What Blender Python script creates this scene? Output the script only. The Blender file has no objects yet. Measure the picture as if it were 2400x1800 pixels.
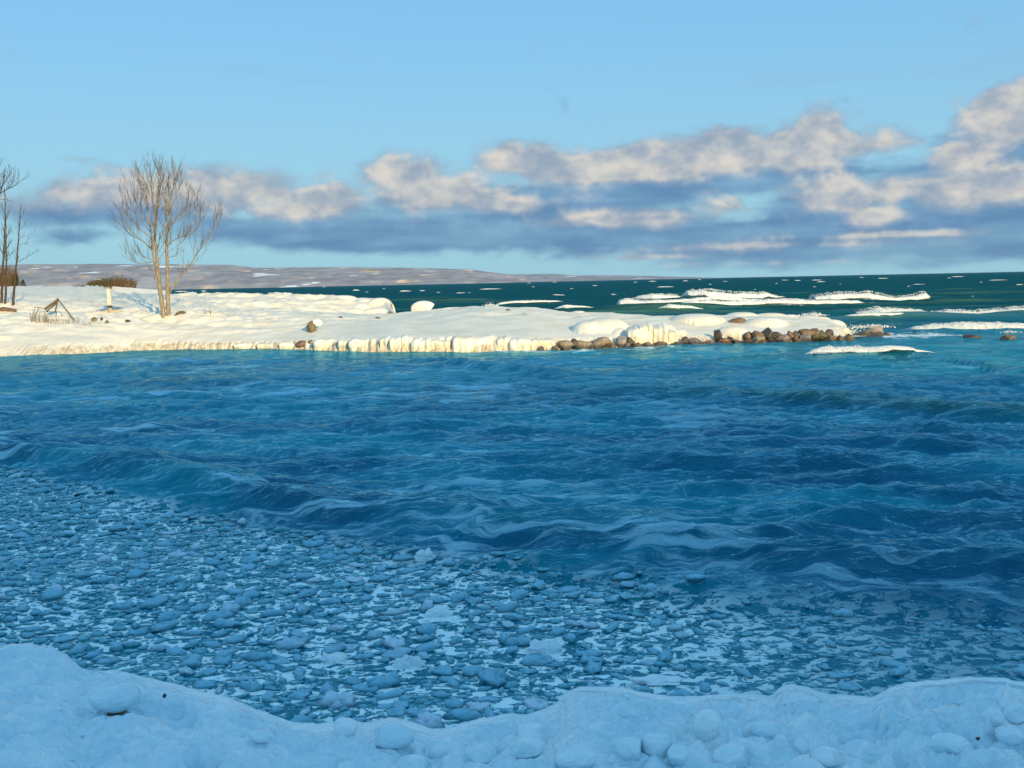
import bpy, math, random
import numpy as np

# ------------------------------------------------------------------ camera, sky, sun, exposure
SC = bpy.context.scene
COL = SC.collection
F, CAMH = 2400.0, 4.0                       # focal length in photo pixels, eye height above the lake
TH, PH = math.atan(239.0 / F), 0.0206       # pitch down, roll
R0 = np.array([1.0, 0, 0]); U0 = np.array([0, math.sin(TH), math.cos(TH)])
FWD = np.array([0, math.cos(TH), -math.sin(TH)])
RC = math.cos(PH) * R0 - math.sin(PH) * U0
UC = math.sin(PH) * R0 + math.cos(PH) * U0
import mathutils
cam_d = bpy.data.cameras.new('camera'); cam = bpy.data.objects.new('camera', cam_d); COL.objects.link(cam)
cam_d.sensor_width = 36.0; cam_d.lens = 36.0; cam_d.clip_start = 0.1; cam_d.clip_end = 80000
M = mathutils.Matrix.Identity(4)
for i in range(3):
    M[i][0] = RC[i]; M[i][1] = UC[i]; M[i][2] = -FWD[i]
M[2][3] = CAMH
cam.matrix_world = M
SC.camera = cam

SUN_EL, SUN_AZ = math.radians(14.0), math.radians(25)      # behind the camera, to the right
sun_d = bpy.data.lights.new('sun', 'SUN'); sun = bpy.data.objects.new('sun', sun_d); COL.objects.link(sun)
SDIR = mathutils.Vector((math.sin(SUN_AZ) * math.cos(SUN_EL), -math.cos(SUN_AZ) * math.cos(SUN_EL), math.sin(SUN_EL)))
sun.rotation_euler = SDIR.to_track_quat('Z', 'Y').to_euler()
sun_d.energy = 4.3; sun_d.angle = math.radians(0.53); sun_d.color = (1.0, 0.78, 0.42)

SC.view_settings.view_transform = 'Standard'; SC.view_settings.look = 'None'
SC.view_settings.exposure = 0.45; SC.view_settings.gamma = 1.0
SC.render.engine = 'CYCLES'
SC.cycles.use_denoising = True
SC.cycles.max_bounces = 5; SC.cycles.diffuse_bounces = 3; SC.cycles.glossy_bounces = 2
SC.cycles.transmission_bounces = 2; SC.cycles.volume_bounces = 0

def ray(px, py):
    d = FWD * F + RC * (px - 1200.0) + UC * (900.0 - py)
    return d / np.linalg.norm(d)
def at_depth(px, py, y):
    d = ray(px, py); return np.array([0, 0, CAMH]) + d * (y / d[1])
def at_z(px, py, z=0.0):
    d = ray(px, py); return np.array([0, 0, CAMH]) + d * ((z - CAMH) / d[2])
def sky_uv(px, py):
    d = ray(px, py); return math.atan2(d[0], d[1]) * 2.4 + 1.2, math.asin(d[2]) * 2.4

class NT:
    """small node-tree helper"""
    def __init__(s, tree): s.t = tree; s.n = tree.nodes; s.l = tree.links
    def new(s, typ, **kw):
        n = s.n.new(typ)
        for k, v in kw.items(): setattr(n, k, v)
        return n
    def put(s, sock, v):
        if hasattr(v, 'is_output') or isinstance(v, bpy.types.NodeSocket): s.l.new(v, sock)
        else: sock.default_value = v
    def math(s, op, a, b=None, c=None, clamp=False):
        n = s.new('ShaderNodeMath', operation=op, use_clamp=clamp)
        for i, v in enumerate((a, b, c)):
            if v is not None: s.put(n.inputs[i], v)
        return n.outputs[0]
    def vmath(s, op, a, b=None):
        n = s.new('ShaderNodeVectorMath', operation=op)
        s.put(n.inputs[0], a)
        if b is not None: s.put(n.inputs[1], b)
        return n.outputs[0]
    def noise(s, vec, scale, detail=4, rough=0.5, dist=0.0):
        n = s.new('ShaderNodeTexNoise'); s.put(n.inputs['Vector'], vec)
        n.inputs['Scale'].default_value = scale; n.inputs['Detail'].default_value = detail
        n.inputs['Roughness'].default_value = rough; n.inputs['Distortion'].default_value = dist
        return n.outputs['Fac']
    def smooth(s, v, a, b, lo=0.0, hi=1.0):
        n = s.new('ShaderNodeMapRange', interpolation_type='SMOOTHSTEP')
        s.put(n.inputs['Value'], v)
        for k, x in (('From Min', a), ('From Max', b), ('To Min', lo), ('To Max', hi)): s.put(n.inputs[k], x)
        return n.outputs['Result']
    def mix(s, f, a, b):
        n = s.new('ShaderNodeMix', data_type='RGBA')
        s.put(n.inputs['Factor'], f)
        for k, v in ((6, a), (7, b)):
            if isinstance(v, tuple): v = v if len(v) == 4 else v + (1.0,)
            s.put(n.inputs[k], v)
        return n.outputs[2]
    def comb(s, x, y, z):
        n = s.new('ShaderNodeCombineXYZ')
        for i, v in enumerate((x, y, z)): s.put(n.inputs[i], v)
        return n.outputs[0]
    def sep(s, v):
        n = s.new('ShaderNodeSeparateXYZ'); s.put(n.inputs[0], v); return n.outputs

# ---- numpy gradient noise, used for the cloud field, snow, waves and stones
def _hash(ix, iy, iz, seed):
    h = (ix.astype(np.int64) * 374761393 + iy.astype(np.int64) * 668265263 + iz.astype(np.int64) * 2147483647 + seed * 974634777) & 0xffffffff
    h = ((h ^ (h >> 13)) * 1274126177) & 0xffffffff
    return h ^ (h >> 16)
def perlin2(x, y, seed=0):
    x = np.asarray(x, np.float32); y = np.asarray(y, np.float32)
    x0 = np.floor(x); y0 = np.floor(y); fx = x - x0; fy = y - y0
    ix = x0.astype(np.int64); iy = y0.astype(np.int64)
    u = fx * fx * fx * (fx * (fx * 6 - 15) + 10); v = fy * fy * fy * (fy * (fy * 6 - 15) + 10)
    z = np.zeros_like(ix)
    def g(dx, dy):
        a = (_hash(ix + dx, iy + dy, z, seed) & 1023).astype(np.float32) * np.float32(2 * math.pi / 1024)
        return np.cos(a) * (fx - dx) + np.sin(a) * (fy - dy)
    a = g(0, 0); a = a + u * (g(1, 0) - a)
    b = g(0, 1); b = b + u * (g(1, 1) - b)
    return (a + v * (b - a)) * 1.5
def fbm2(x, y, oct=5, seed=0, gain=0.5, lac=2.03):
    t = 0; a = 1.0; n = 0
    for o in range(oct):
        t = t + a * perlin2(x, y, seed + o * 17); n += a; a *= gain
        x = x * lac + 13.7; y = y * lac + 7.1
    return t / n
def perlin3(p, seed=0):
    p = np.asarray(p, np.float64); p0 = np.floor(p); f = p - p0; i = p0.astype(np.int64)
    u = f * f * f * (f * (f * 6 - 15) + 10)
    def g(d):
        h = _hash(i[..., 0] + d[0], i[..., 1] + d[1], i[..., 2] + d[2], seed)
        th = (h & 1023) * (2 * math.pi / 1024); zz = ((h >> 10) & 1023) / 511.5 - 1.0
        r = np.sqrt(np.maximum(0, 1 - zz * zz))
        return np.cos(th) * r * (f[..., 0] - d[0]) + np.sin(th) * r * (f[..., 1] - d[1]) + zz * (f[..., 2] - d[2])
    def lx(dy, dz):
        a = g((0, dy, dz)); b = g((1, dy, dz)); return a + u[..., 0] * (b - a)
    a = lx(0, 0); a = a + u[..., 1] * (lx(1, 0) - a)
    b = lx(0, 1); b = b + u[..., 1] * (lx(1, 1) - b)
    return (a + u[..., 2] * (b - a)) * 1.5
def fbm3(p, oct=4, seed=0, gain=0.5):
    t = 0; a = 1.0; n = 0; p = np.asarray(p, np.float64)
    for o in range(oct):
        t = t + a * perlin3(p, seed + o * 31); n += a; a *= gain; p = p * 2.03 + 5.3
    return t / n
def sstep(x, a, b):
    t = np.clip((np.asarray(x) - a) / (b - a), 0, 1); return t * t * (3 - 2 * t)

# ---- world: physical sky plus two decks of winter cloud
W = bpy.data.worlds.new('World'); SC.world = W; W.use_nodes = True
W.node_tree.nodes.clear()
w = NT(W.node_tree)
SKY_S = 0.115
sky = w.new('ShaderNodeTexSky', sky_type='NISHITA', sun_disc=False)
sky.sun_elevation = SUN_EL; sky.sun_rotation = math.pi - SUN_AZ
sky.altitude = 200; sky.air_density = 1.0; sky.dust_density = 0.2; sky.ozone_density = 2.2
DARK = [(640, 545, 230, 34, .85), (900, 555, 250, 38, 1), (820, 515, 190, 38, .9), (1060, 560, 160, 30, .8), (1000, 500, 200, 40, .8),
        (1330, 462, 300, 42, 1), (1700, 415, 360, 36, 1), (1330, 500, 240, 26, .9), (1460, 552, 330, 44, .95), (1800, 560, 420, 46, .95),
        (2050, 520, 330, 56, 1), (2350, 500, 250, 70, 1), (2250, 570, 330, 40, .9), (2150, 615, 380, 22, .48), (1750, 625, 330, 14, .4), (2370, 330, 150, 60, .9),
        (350, 492, 200, 32, .8), (120, 500, 140, 28, .6), (500, 520, 120, 30, .6), (190, 555, 80, 24, .52), (330, 560, 160, 30, .36), (2060, 340, 90, 22, .7), (1600, 500, 80, 40, .5), (1860, 480, 60, 40, .6),
        (2150, 420, 120, 40, .75), (250, 410, 60, 14, .34), (1322, 256, 20, 18, .4), (1980, 240, 22, 18, .4), (2070, 245, 26, 12, .34), (1090, 560, 300, 20, .55)]
LIT = [(760, 470, 85, 34, 1), (690, 500, 130, 26, .8), (580, 450, 170, 50, .62), (930, 410, 85, 44, 1), (1040, 450, 150, 40, 1), (1190, 478, 90, 24, .9),
       (1200, 368, 85, 40, .95), (1330, 400, 150, 38, 1), (1490, 382, 160, 44, 1), (1680, 352, 150, 50, .98), (1560, 400, 120, 34, .9), (1860, 350, 120, 46, 1), (1925, 315, 70, 52, 1),
       (2010, 332, 120, 34, .85), (2130, 336, 60, 16, .55), (1400, 512, 130, 20, .8), (1500, 515, 120, 26, .95), (1700, 480, 90, 36, .7), (1950, 455, 90, 46, 1), (2050, 508, 65, 22, .9), (2080, 445, 100, 34, .7),
       (2245, 366, 80, 34, .95), (2270, 450, 130, 34, 1), (2370, 425, 110, 44, 1), (2385, 250, 80, 52, 1), (2300, 290, 80, 40, .95), (2440, 225, 70, 50, 1),
       (1500, 602, 200, 9, .55), (1780, 577, 330, 12, .62), (2150, 548, 330, 10, .58), (1750, 618, 250, 8, .42),
       (330, 455, 200, 46, .70), (190, 450, 150, 40, .64), (460, 430, 140, 40, .66), (60, 470, 120, 36, .55), (640, 425, 120, 34, .62), (560, 480, 120, 30, .7), (120, 372, 120, 8, .34), (250, 400, 60, 22, .4)]
CLW, CLH, VMAX = 6000, 330, 0.80       # cloud field over the full circle of directions, from the horizon up to 19 degrees
cu = ((np.arange(CLW) + .5) / CLW - .5) * 2 * math.pi * 2.4 + 1.2
cv = (np.arange(CLH) + .5) / CLH * VMAX
CU, CV = np.meshgrid(cu.astype(np.float32), cv.astype(np.float32))
def deck(blobs, ns, st, amp, seed, gv, gw, gk):
    d = np.zeros_like(CU)
    for (px, py, rx, ry, k) in blobs:
        u0, v0 = sky_uv(px, py)
        e = k * np.exp(-0.8 * (((CU - u0) * 1000 / rx) ** 2 + ((CV - v0) * 1000 / ry) ** 2))
        d = np.maximum(d, e) + 0.25 * np.minimum(d, e)
    wx = perlin2(CU * 2.1, CV * 3.7, seed + 5) * .10
    d = np.maximum(d, gk * np.exp(-((CV + wx - gv) / gw) ** 2) * sstep(np.abs(CU - 1.2), 1.3, 1.8))
    q = 0.10 * perlin2(CU * ns * .7, CV * ns * st * .7, seed + 90)
    big = fbm2(CU * ns + q * 3, CV * ns * st + q * 2, 7, seed, 0.60)
    bil = 1 - 2 * np.abs(fbm2(CU * ns * 1.7 + 4, CV * ns * st * 1.3, 4, seed + 40, 0.5))
    return d + amp * big + amp * .42 * (bil - .6)
dk = deck(DARK, 4.2, 2.8, .55, 11, .20, .13, .62)
lt = deck(LIT, 5.2, 1.7, .62, 23, .27, .11, .58)
m_dk = sstep(dk, .26, .85) * np.clip(.84 + .55 * fbm2(CU * 3.2, CV * 22, 4, 55), .3, .97)
dens = sstep(lt, .25, .84)
# painted cloud light: thickness above and to the right turns a point creamier
tau = np.zeros_like(dens)
for k in range(1, 13):
    tau += np.roll(np.roll(dens, -k * 2, 0), -k, 1) * (1.0 if k < 7 else .6)
loc = dens - np.roll(np.roll(dens, -5, 0), -3, 1)
mot = fbm2(CU * 9, CV * 14, 5, 77, .6)
lit = np.clip(.10 + .62 * (1 - np.exp(-tau * .16)) + .85 * mot + .55 * np.clip(loc, -.3, .6), 0, 1)
dens = np.maximum(dens, .16 * sstep(fbm2(CU * 1.1 + CV * 3, CV * 9, 5, 99, .55), .08, .5) * sstep(CV, .30, .42))   # thin high wisps
seam = 1 - sstep(np.abs(CU - 1.2), 6.6, 7.4); topf = 1 - sstep(CV, .62, .78)
pix = np.ones((CLH, CLW, 4), np.float32)
pix[..., 0] = m_dk * seam * topf; pix[..., 1] = dens * .96 * seam * topf; pix[..., 2] = lit
cimg = bpy.data.images.new('cloud_field', CLW, CLH, float_buffer=True, is_data=True)
cimg.pixels.foreach_set(pix.ravel()); cimg.update()
sx, sy, sz = w.sep(w.new('ShaderNodeTexCoord').outputs['Generated'])
U = w.math('MULTIPLY_ADD', w.math('ARCTAN2', sx, sy), 1 / (2 * math.pi), 0.5)
V = w.math('MULTIPLY', w.math('ARCSINE', sz), 2.4 / VMAX)
tex = w.new('ShaderNodeTexImage', image=cimg, interpolation='Cubic', extension='EXTEND')
w.l.new(w.comb(U, w.math('MAXIMUM', V, 0.002), 0.0), tex.inputs['Vector'])
cr, cg, cb = w.new('ShaderNodeSeparateColor').outputs[:3]
w.l.new(tex.outputs['Color'], cr.node.inputs[0])
inband = w.math('LESS_THAN', V, 1.0)
def cc(r, g, b): return (r / SKY_S, g / SKY_S, b / SKY_S, 1.0)
skyc = w.vmath('MULTIPLY', sky.outputs[0], (0.92, 1.04, 1.22))
skyc = w.mix(0.80, skyc, cc(.235, .565, .88))                                    # clear cold air: an even blue all over the dome
skyc = w.mix(w.smooth(V, 0.0, 0.85, 0.85, 0.0), skyc, cc(.35, .635, .72))       # pale winter air low over the lake
c_dark = w.mix(w.smooth(cb, 0.2, 0.8), cc(.115, .245, .44), cc(.17, .32, .52))
c1 = w.mix(w.math('MULTIPLY', cr, inband), skyc, c_dark)
c_lit = w.mix(w.smooth(cb, 0.15, 1.0), cc(.30, .38, .49), cc(.72, .675, .605))
c2 = w.mix(w.math('MULTIPLY', cg, inband), c1, c_lit)
bg = w.new('ShaderNodeBackground'); bg.inputs['Strength'].default_value = SKY_S * .745
w.l.new(c2, bg.inputs['Color'])
w.l.new(bg.outputs[0], w.new('ShaderNodeOutputWorld').inputs['Surface'])
W.cycles.sampling_method = 'MANUAL'; W.cycles.sample_map_resolution = 1024

# ------------------------------------------------------------------ mesh helpers
def tag(o, label=None, cat=None, group=None, kind=None):
    for k, v in (('label', label), ('category', cat), ('group', group), ('kind', kind)):
        if v: o[k] = v
    return o
def mesh_data(name, V, Fc, smooth=True):
    """V (n,3) array; Fc (m,3) or (m,4) int array, or list of such arrays"""
    me = bpy.data.meshes.new(name)
    Fs = Fc if isinstance(Fc, list) else [Fc]
    V = np.asarray(V, np.float32)
    me.vertices.add(len(V)); me.vertices.foreach_set('co', V.ravel())
    tot = np.concatenate([np.full(len(f), f.shape[1], np.int32) for f in Fs])
    idx = np.concatenate([np.asarray(f, np.int32).ravel() for f in Fs])
    me.loops.add(len(idx)); me.loops.foreach_set('vertex_index', idx)
    st = np.zeros(len(tot), np.int32); st[1:] = np.cumsum(tot)[:-1]
    me.polygons.add(len(tot)); me.polygons.foreach_set('loop_start', st)
    me.polygons.foreach_set('use_smooth', np.full(len(tot), smooth))
    me.update(calc_edges=True); me.validate()
    return me
def obj(name, me, mat=None, parent=None, loc=None):
    o = bpy.data.objects.new(name, me); COL.objects.link(o)
    if mat is not None and me is not None and not me.materials: me.materials.append(mat)
    if parent is not None: o.parent = parent
    if loc is not None: o.location = [float(v) for v in loc]
    return o
def empty(name, loc=(0, 0, 0)):
    o = bpy.data.objects.new(name, None); COL.objects.link(o); o.location = [float(v) for v in loc]
    o.empty_display_size = .2; return o
def grid_faces(nr, nc):
    a = np.arange(nr * nc).reshape(nr, nc)
    return np.stack([a[:-1, :-1], a[:-1, 1:], a[1:, 1:], a[1:, :-1]], -1).reshape(-1, 4)
def attr(me, name, vals):
    a = me.attributes.new(name, 'FLOAT', 'POINT'); a.data.foreach_set('value', np.asarray(vals, np.float32).ravel())
class Tubes:
    """collects tapered tubes into one mesh"""
    def __init__(s, sides=6): s.V = []; s.F = []; s.n = 0; s.k = sides
    def add(s, pts, radii, cap=True):
        P = np.asarray(pts, float); k = s.k; n = len(P)
        T = np.gradient(P, axis=0); T /= np.linalg.norm(T, axis=1)[:, None] + 1e-9
        ref = np.array([0.31, 1.0, 0.17]); A = np.cross(T, ref); A /= np.linalg.norm(A, axis=1)[:, None] + 1e-9
        B = np.cross(T, A); an = np.arange(k) * 2 * math.pi / k
        R = np.asarray(radii, float)[:, None, None]
        ring = P[:, None, :] + R * (np.cos(an)[None, :, None] * A[:, None, :] + np.sin(an)[None, :, None] * B[:, None, :])
        s.V.append(ring.reshape(-1, 3))
        i = np.arange(n - 1)[:, None] * k; j = np.arange(k)[None, :]; j2 = (j + 1) % k
        s.F.append((np.stack([i + j, i + j2, i + k + j2, i + k + j], -1).reshape(-1, 4) + s.n))
        s.n += n * k
        return s
    def mesh(s, name): return mesh_data(name, np.concatenate(s.V), np.concatenate(s.F))
def icosphere(sub):
    t = (1 + 5 ** .5) / 2
    V = [(-1, t, 0), (1, t, 0), (-1, -t, 0), (1, -t, 0), (0, -1, t), (0, 1, t), (0, -1, -t), (0, 1, -t), (t, 0, -1), (t, 0, 1), (-t, 0, -1), (-t, 0, 1)]
    Fc = [(0, 11, 5), (0, 5, 1), (0, 1, 7), (0, 7, 10), (0, 10, 11), (1, 5, 9), (5, 11, 4), (11, 10, 2), (10, 7, 6), (7, 1, 8),
          (3, 9, 4), (3, 4, 2), (3, 2, 6), (3, 6, 8), (3, 8, 9), (4, 9, 5), (2, 4, 11), (6, 2, 10), (8, 6, 7), (9, 8, 1)]
    V = [np.array(v, float) / np.linalg.norm(v) for v in V]
    for _ in range(sub):
        c = {}; nf = []
        def mid(a, b):
            k = (min(a, b), max(a, b))
            if k not in c:
                m = V[a] + V[b]; V.append(m / np.linalg.norm(m)); c[k] = len(V) - 1
            return c[k]
        for a, b, d in Fc:
            x, y, z = mid(a, b), mid(b, d), mid(d, a)
            nf += [(a, x, z), (b, y, x), (d, z, y), (x, y, z)]
        Fc = nf
    return np.array(V), np.array(Fc)
ICO = {k: icosphere(k) for k in (0, 1, 2, 3, 4)}

# ------------------------------------------------------------------ materials
def material(name):
    m = bpy.data.materials.new(name); m.use_nodes = True
    t = NT(m.node_tree); bs = m.node_tree.nodes['Principled BSDF']
    return m, t, bs
def bump(t, bs, h, dist, strength=1.0, extra=None):
    b = t.new('ShaderNodeBump'); b.inputs['Distance'].default_value = dist; b.inputs['Strength'].default_value = strength
    t.put(b.inputs['Height'], h)
    if extra is not None: t.put(b.inputs['Normal'], extra)
    t.l.new(b.outputs[0], bs.inputs['Normal']); return b.outputs[0]
def pos(t): return t.new('ShaderNodeNewGeometry').outputs['Position']

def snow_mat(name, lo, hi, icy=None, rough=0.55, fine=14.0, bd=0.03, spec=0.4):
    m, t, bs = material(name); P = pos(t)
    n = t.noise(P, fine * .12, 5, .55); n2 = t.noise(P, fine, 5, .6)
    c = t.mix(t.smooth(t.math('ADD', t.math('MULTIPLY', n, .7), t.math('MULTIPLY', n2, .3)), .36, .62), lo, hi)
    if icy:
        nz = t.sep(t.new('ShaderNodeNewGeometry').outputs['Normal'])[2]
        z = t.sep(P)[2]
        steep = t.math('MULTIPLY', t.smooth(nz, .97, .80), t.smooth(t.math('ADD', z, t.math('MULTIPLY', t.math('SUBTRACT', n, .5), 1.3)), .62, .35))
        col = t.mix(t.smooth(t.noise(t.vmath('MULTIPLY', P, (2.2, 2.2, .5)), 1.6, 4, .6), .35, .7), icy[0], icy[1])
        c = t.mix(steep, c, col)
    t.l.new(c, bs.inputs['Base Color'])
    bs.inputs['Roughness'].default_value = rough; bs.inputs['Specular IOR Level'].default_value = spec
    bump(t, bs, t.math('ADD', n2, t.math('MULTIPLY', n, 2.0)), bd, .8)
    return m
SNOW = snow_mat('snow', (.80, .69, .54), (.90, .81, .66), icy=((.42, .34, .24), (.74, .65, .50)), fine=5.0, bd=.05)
SNOW_CAP = snow_mat('snow_cap', (.79, .72, .61), (.88, .82, .71), fine=5.0, bd=.03)
ICE_FACE = snow_mat('ledge_ice', (.66, .58, .45), (.88, .81, .68), fine=6.0, bd=.05, rough=.35)
# shore ice in front of the camera: wet, slightly blue glaze over snow
m, t, bs = material('shore_ice'); SHORE_ICE = m
P = pos(t); big = t.noise(P, 1.6, 4, .55, .4); mid = t.noise(t.vmath('MULTIPLY', P, (1, 1.6, 1)), 9, 5, .6, .3); fin = t.noise(P, 55, 4, .65)
glz = t.smooth(t.math('ADD', t.math('MULTIPLY', big, .6), t.math('MULTIPLY', mid, .4)), .40, .62)
t.l.new(t.mix(glz, (.62, .83, .92), (.88, .95, .98)), bs.inputs['Base Color'])
t.put(bs.inputs['Roughness'], t.smooth(mid, .35, .65, .16, .38)); bs.inputs['Specular IOR Level'].default_value = .55
bs.inputs['Coat Weight'].default_value = .35; bs.inputs['Coat Roughness'].default_value = .12
b1 = t.new('ShaderNodeBump'); b1.inputs['Distance'].default_value = .05; b1.inputs['Strength'].default_value = .7; t.l.new(mid, b1.inputs['Height'])
bump(t, bs, fin, .005, .7, b1.outputs[0])

def rock_mat(name, a, b, c, rough=.75):
    m, t, bs = material(name)
    P = t.new('ShaderNodeTexCoord').outputs['Object']
    n = t.noise(P, 2.2, 6, .62, .3); n2 = t.noise(P, 14, 5, .65)
    col = t.mix(t.smooth(n, .36, .62), a, b)
    col = t.mix(t.smooth(n2, .54, .70), col, c)
    wet = t.smooth(t.math('ADD', t.sep(pos(t))[2], t.math('MULTIPLY', t.math('SUBTRACT', n, .5), .5)), .38, .16)   # waterline splash keeps the foot of each stone wet
    col = t.mix(wet, col, t.mix(.72, col, (.012, .009, .006)))
    t.l.new(col, bs.inputs['Base Color'])
    t.put(bs.inputs['Roughness'], t.math('SUBTRACT', rough, t.math('MULTIPLY', wet, .3)))
    bump(t, bs, t.math('ADD', n, t.math('MULTIPLY', n2, .5)), .10, .8)
    return m
ROCK = {'grey': rock_mat('grey_stone', (.20, .17, .14), (.34, .30, .26), (.12, .10, .09)),
        'pinkish': rock_mat('pinkish_stone', (.21, .145, .115), (.30, .225, .185), (.11, .08, .065)),
        'rusty': rock_mat('rusty_stone', (.25, .10, .045), (.36, .18, .09), (.10, .05, .03)),
        'tan': rock_mat('tan_stone', (.23, .17, .105), (.33, .26, .18), (.11, .08, .05)),
        'olive': rock_mat('olive_stone', (.13, .105, .05), (.20, .16, .085), (.06, .05, .03)),
        'dark': rock_mat('dark_wet_stone', (.03, .025, .02), (.075, .055, .04), (.015, .012, .01), .35),
        'brown': rock_mat('brown_stone', (.14, .085, .05), (.24, .15, .09), (.05, .035, .02))}
def wood_mat(name, a, b, sc=6.0):
    m, t, bs = material(name); P = pos(t)
    n = t.noise(t.vmath('MULTIPLY', P, (2.5, 2.5, .5)), sc, 5, .65)
    t.l.new(t.mix(t.smooth(n, .33, .66), a, b), bs.inputs['Base Color'])
    bs.inputs['Roughness'].default_value = .85; bs.inputs['Specular IOR Level'].default_value = .2
    bump(t, bs, n, .03, .8); return m
BARK = wood_mat('pale_bark', (.15, .115, .075), (.34, .28, .20))
TWIG = wood_mat('twig_bark', (.12, .095, .07), (.25, .205, .155))
BARK_DARK = wood_mat('dark_bark', (.045, .03, .02), (.11, .075, .05))
TIMBER = wood_mat('weathered_timber', (.07, .055, .03), (.18, .14, .085))
REED = wood_mat('dry_stalk', (.25, .17, .08), (.42, .31, .17))
BRUSH = wood_mat('brown_brush', (.10, .06, .025), (.26, .16, .07))
BRUSH_OLIVE = wood_mat('olive_brush', (.06, .05, .012), (.17, .13, .04))
FIR = wood_mat('dark_needles', (.012, .02, .008), (.05, .06, .02))
PAINT = wood_mat('pale_post_paint', (.52, .48, .40), (.66, .62, .54), 3.0)
GREYMETAL = wood_mat('grey_pedestal', (.26, .24, .22), (.38, .36, .33), 3.0)

m, t, bs = material('foam'); FOAM = m
P = pos(t); n = t.noise(P, 3.5, 5, .65); n2 = t.noise(P, 11, 5, .7)
t.l.new(t.mix(t.smooth(n, .36, .60), (.80, .82, .80), (.95, .95, .94)), bs.inputs['Base Color'])
bs.inputs['Roughness'].default_value = .7; bs.inputs['Specular IOR Level'].default_value = .2
bump(t, bs, t.math('ADD', n, t.math('MULTIPLY', n2, .5)), .25, 1.0)
# floating slush ice: snowy dry tops, wet teal flanks
m, t, bs = material('slush_ice'); SLUSH = m
oz = t.sep(t.new('ShaderNodeTexCoord').outputs['Object'])[2]
P = pos(t); n = t.noise(P, 5, 5, .6); n2 = t.noise(P, 30, 4, .6)
rnd = t.new('ShaderNodeObjectInfo').outputs['Random']
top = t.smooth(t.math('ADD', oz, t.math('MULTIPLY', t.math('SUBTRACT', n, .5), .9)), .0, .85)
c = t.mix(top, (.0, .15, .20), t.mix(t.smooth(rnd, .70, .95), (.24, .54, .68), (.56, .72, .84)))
t.l.new(c, bs.inputs['Base Color']); bs.inputs['Roughness'].default_value = .45; bs.inputs['Specular IOR Level'].default_value = .25
bump(t, bs, t.math('ADD', n, t.math('MULTIPLY', n2, .3)), .02, .6)
m, t, bs = material('slush_bits'); SLUSH2 = m
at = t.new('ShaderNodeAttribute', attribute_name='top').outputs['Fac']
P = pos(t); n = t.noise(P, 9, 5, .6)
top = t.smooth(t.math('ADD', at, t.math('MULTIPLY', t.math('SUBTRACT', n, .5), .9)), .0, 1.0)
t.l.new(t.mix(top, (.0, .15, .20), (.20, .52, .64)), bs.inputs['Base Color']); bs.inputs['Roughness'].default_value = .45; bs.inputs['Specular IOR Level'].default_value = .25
bump(t, bs, n, .03, .7)

# lake water
m, t, bs = material('lake_water'); WATER = m
P = pos(t); X, Y, Z = t.sep(P)
A = lambda k: t.new('ShaderNodeAttribute', attribute_name=k).outputs['Fac']
foam, ice, green = A('foam'), A('ice'), A('green')
patch = t.noise(t.vmath('MULTIPLY', P, (.10, .16, 0)), 1.0, 4, .5, .6)
col = t.mix(t.smooth(patch, .40, .60), (.0, .10, .19), (.0, .22, .31))
col = t.mix(t.smooth(Y, 24.0, 52.0, 0, .6), col, (.0, .19, .225))
col = t.mix(green, col, (.0, .070, .080))
col = t.mix(t.math('MULTIPLY', t.smooth(Z, .18, .75), green), col, (.06, .14, .085))  # greener wave tops paint in light passing through thin crests
# foam streaks that also paint in pale sky reflections, then slush film
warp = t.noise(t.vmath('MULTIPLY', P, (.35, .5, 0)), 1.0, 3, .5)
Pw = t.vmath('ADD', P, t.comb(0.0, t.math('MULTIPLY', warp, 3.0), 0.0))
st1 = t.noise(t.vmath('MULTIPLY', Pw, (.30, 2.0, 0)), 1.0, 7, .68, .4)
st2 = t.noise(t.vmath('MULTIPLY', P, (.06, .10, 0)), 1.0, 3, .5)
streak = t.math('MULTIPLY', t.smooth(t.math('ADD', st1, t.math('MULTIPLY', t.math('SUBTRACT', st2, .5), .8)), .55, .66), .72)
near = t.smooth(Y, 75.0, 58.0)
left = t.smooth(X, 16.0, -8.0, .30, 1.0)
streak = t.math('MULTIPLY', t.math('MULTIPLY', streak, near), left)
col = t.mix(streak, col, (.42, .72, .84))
fl = t.noise(t.vmath('MULTIPLY', P, (2.5, 3.9, 0)), 1.5, 7, .66, .8)
col = t.mix(t.math('MULTIPLY', ice, .85), col, (.0, .125, .175))
flm = t.math('MULTIPLY', t.smooth(fl, .48, .525), ice)
col = t.mix(flm, col, (.82, .94, .95))
fn = t.noise(P, 1.3, 6, .68, .5)
fm = t.smooth(t.math('ADD', foam, t.math('MULTIPLY', t.math('SUBTRACT', fn, .5), 1.3)), .42, .72)
col = t.mix(fm, col, (.86, .88, .87))
rip = t.noise(t.vmath('MULTIPLY', P, (1.6, 4.0, 0)), 1.0, 5, .6, .5)
rip2 = t.noise(t.vmath('MULTIPLY', P, (6.0, 13.0, 0)), 1.0, 4, .6, .4)
swl = t.noise(t.vmath('MULTIPLY', P, (.12, .45, 0)), 1.0, 5, .6, .3)
calm = t.smooth(ice, 0.0, .8, 1.0, .10)
far = t.smooth(Y, 60.0, 130.0, 0.0, 1.0)
b1 = t.new('ShaderNodeBump'); b1.inputs['Distance'].default_value = 3.2; t.put(b1.inputs['Strength'], far); t.l.new(swl, b1.inputs['Height'])
b2 = t.new('ShaderNodeBump'); b2.inputs['Distance'].default_value = .11; t.put(b2.inputs['Strength'], calm); t.l.new(rip, b2.inputs['Height']); t.l.new(b1.outputs[0], b2.inputs['Normal'])
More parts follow.
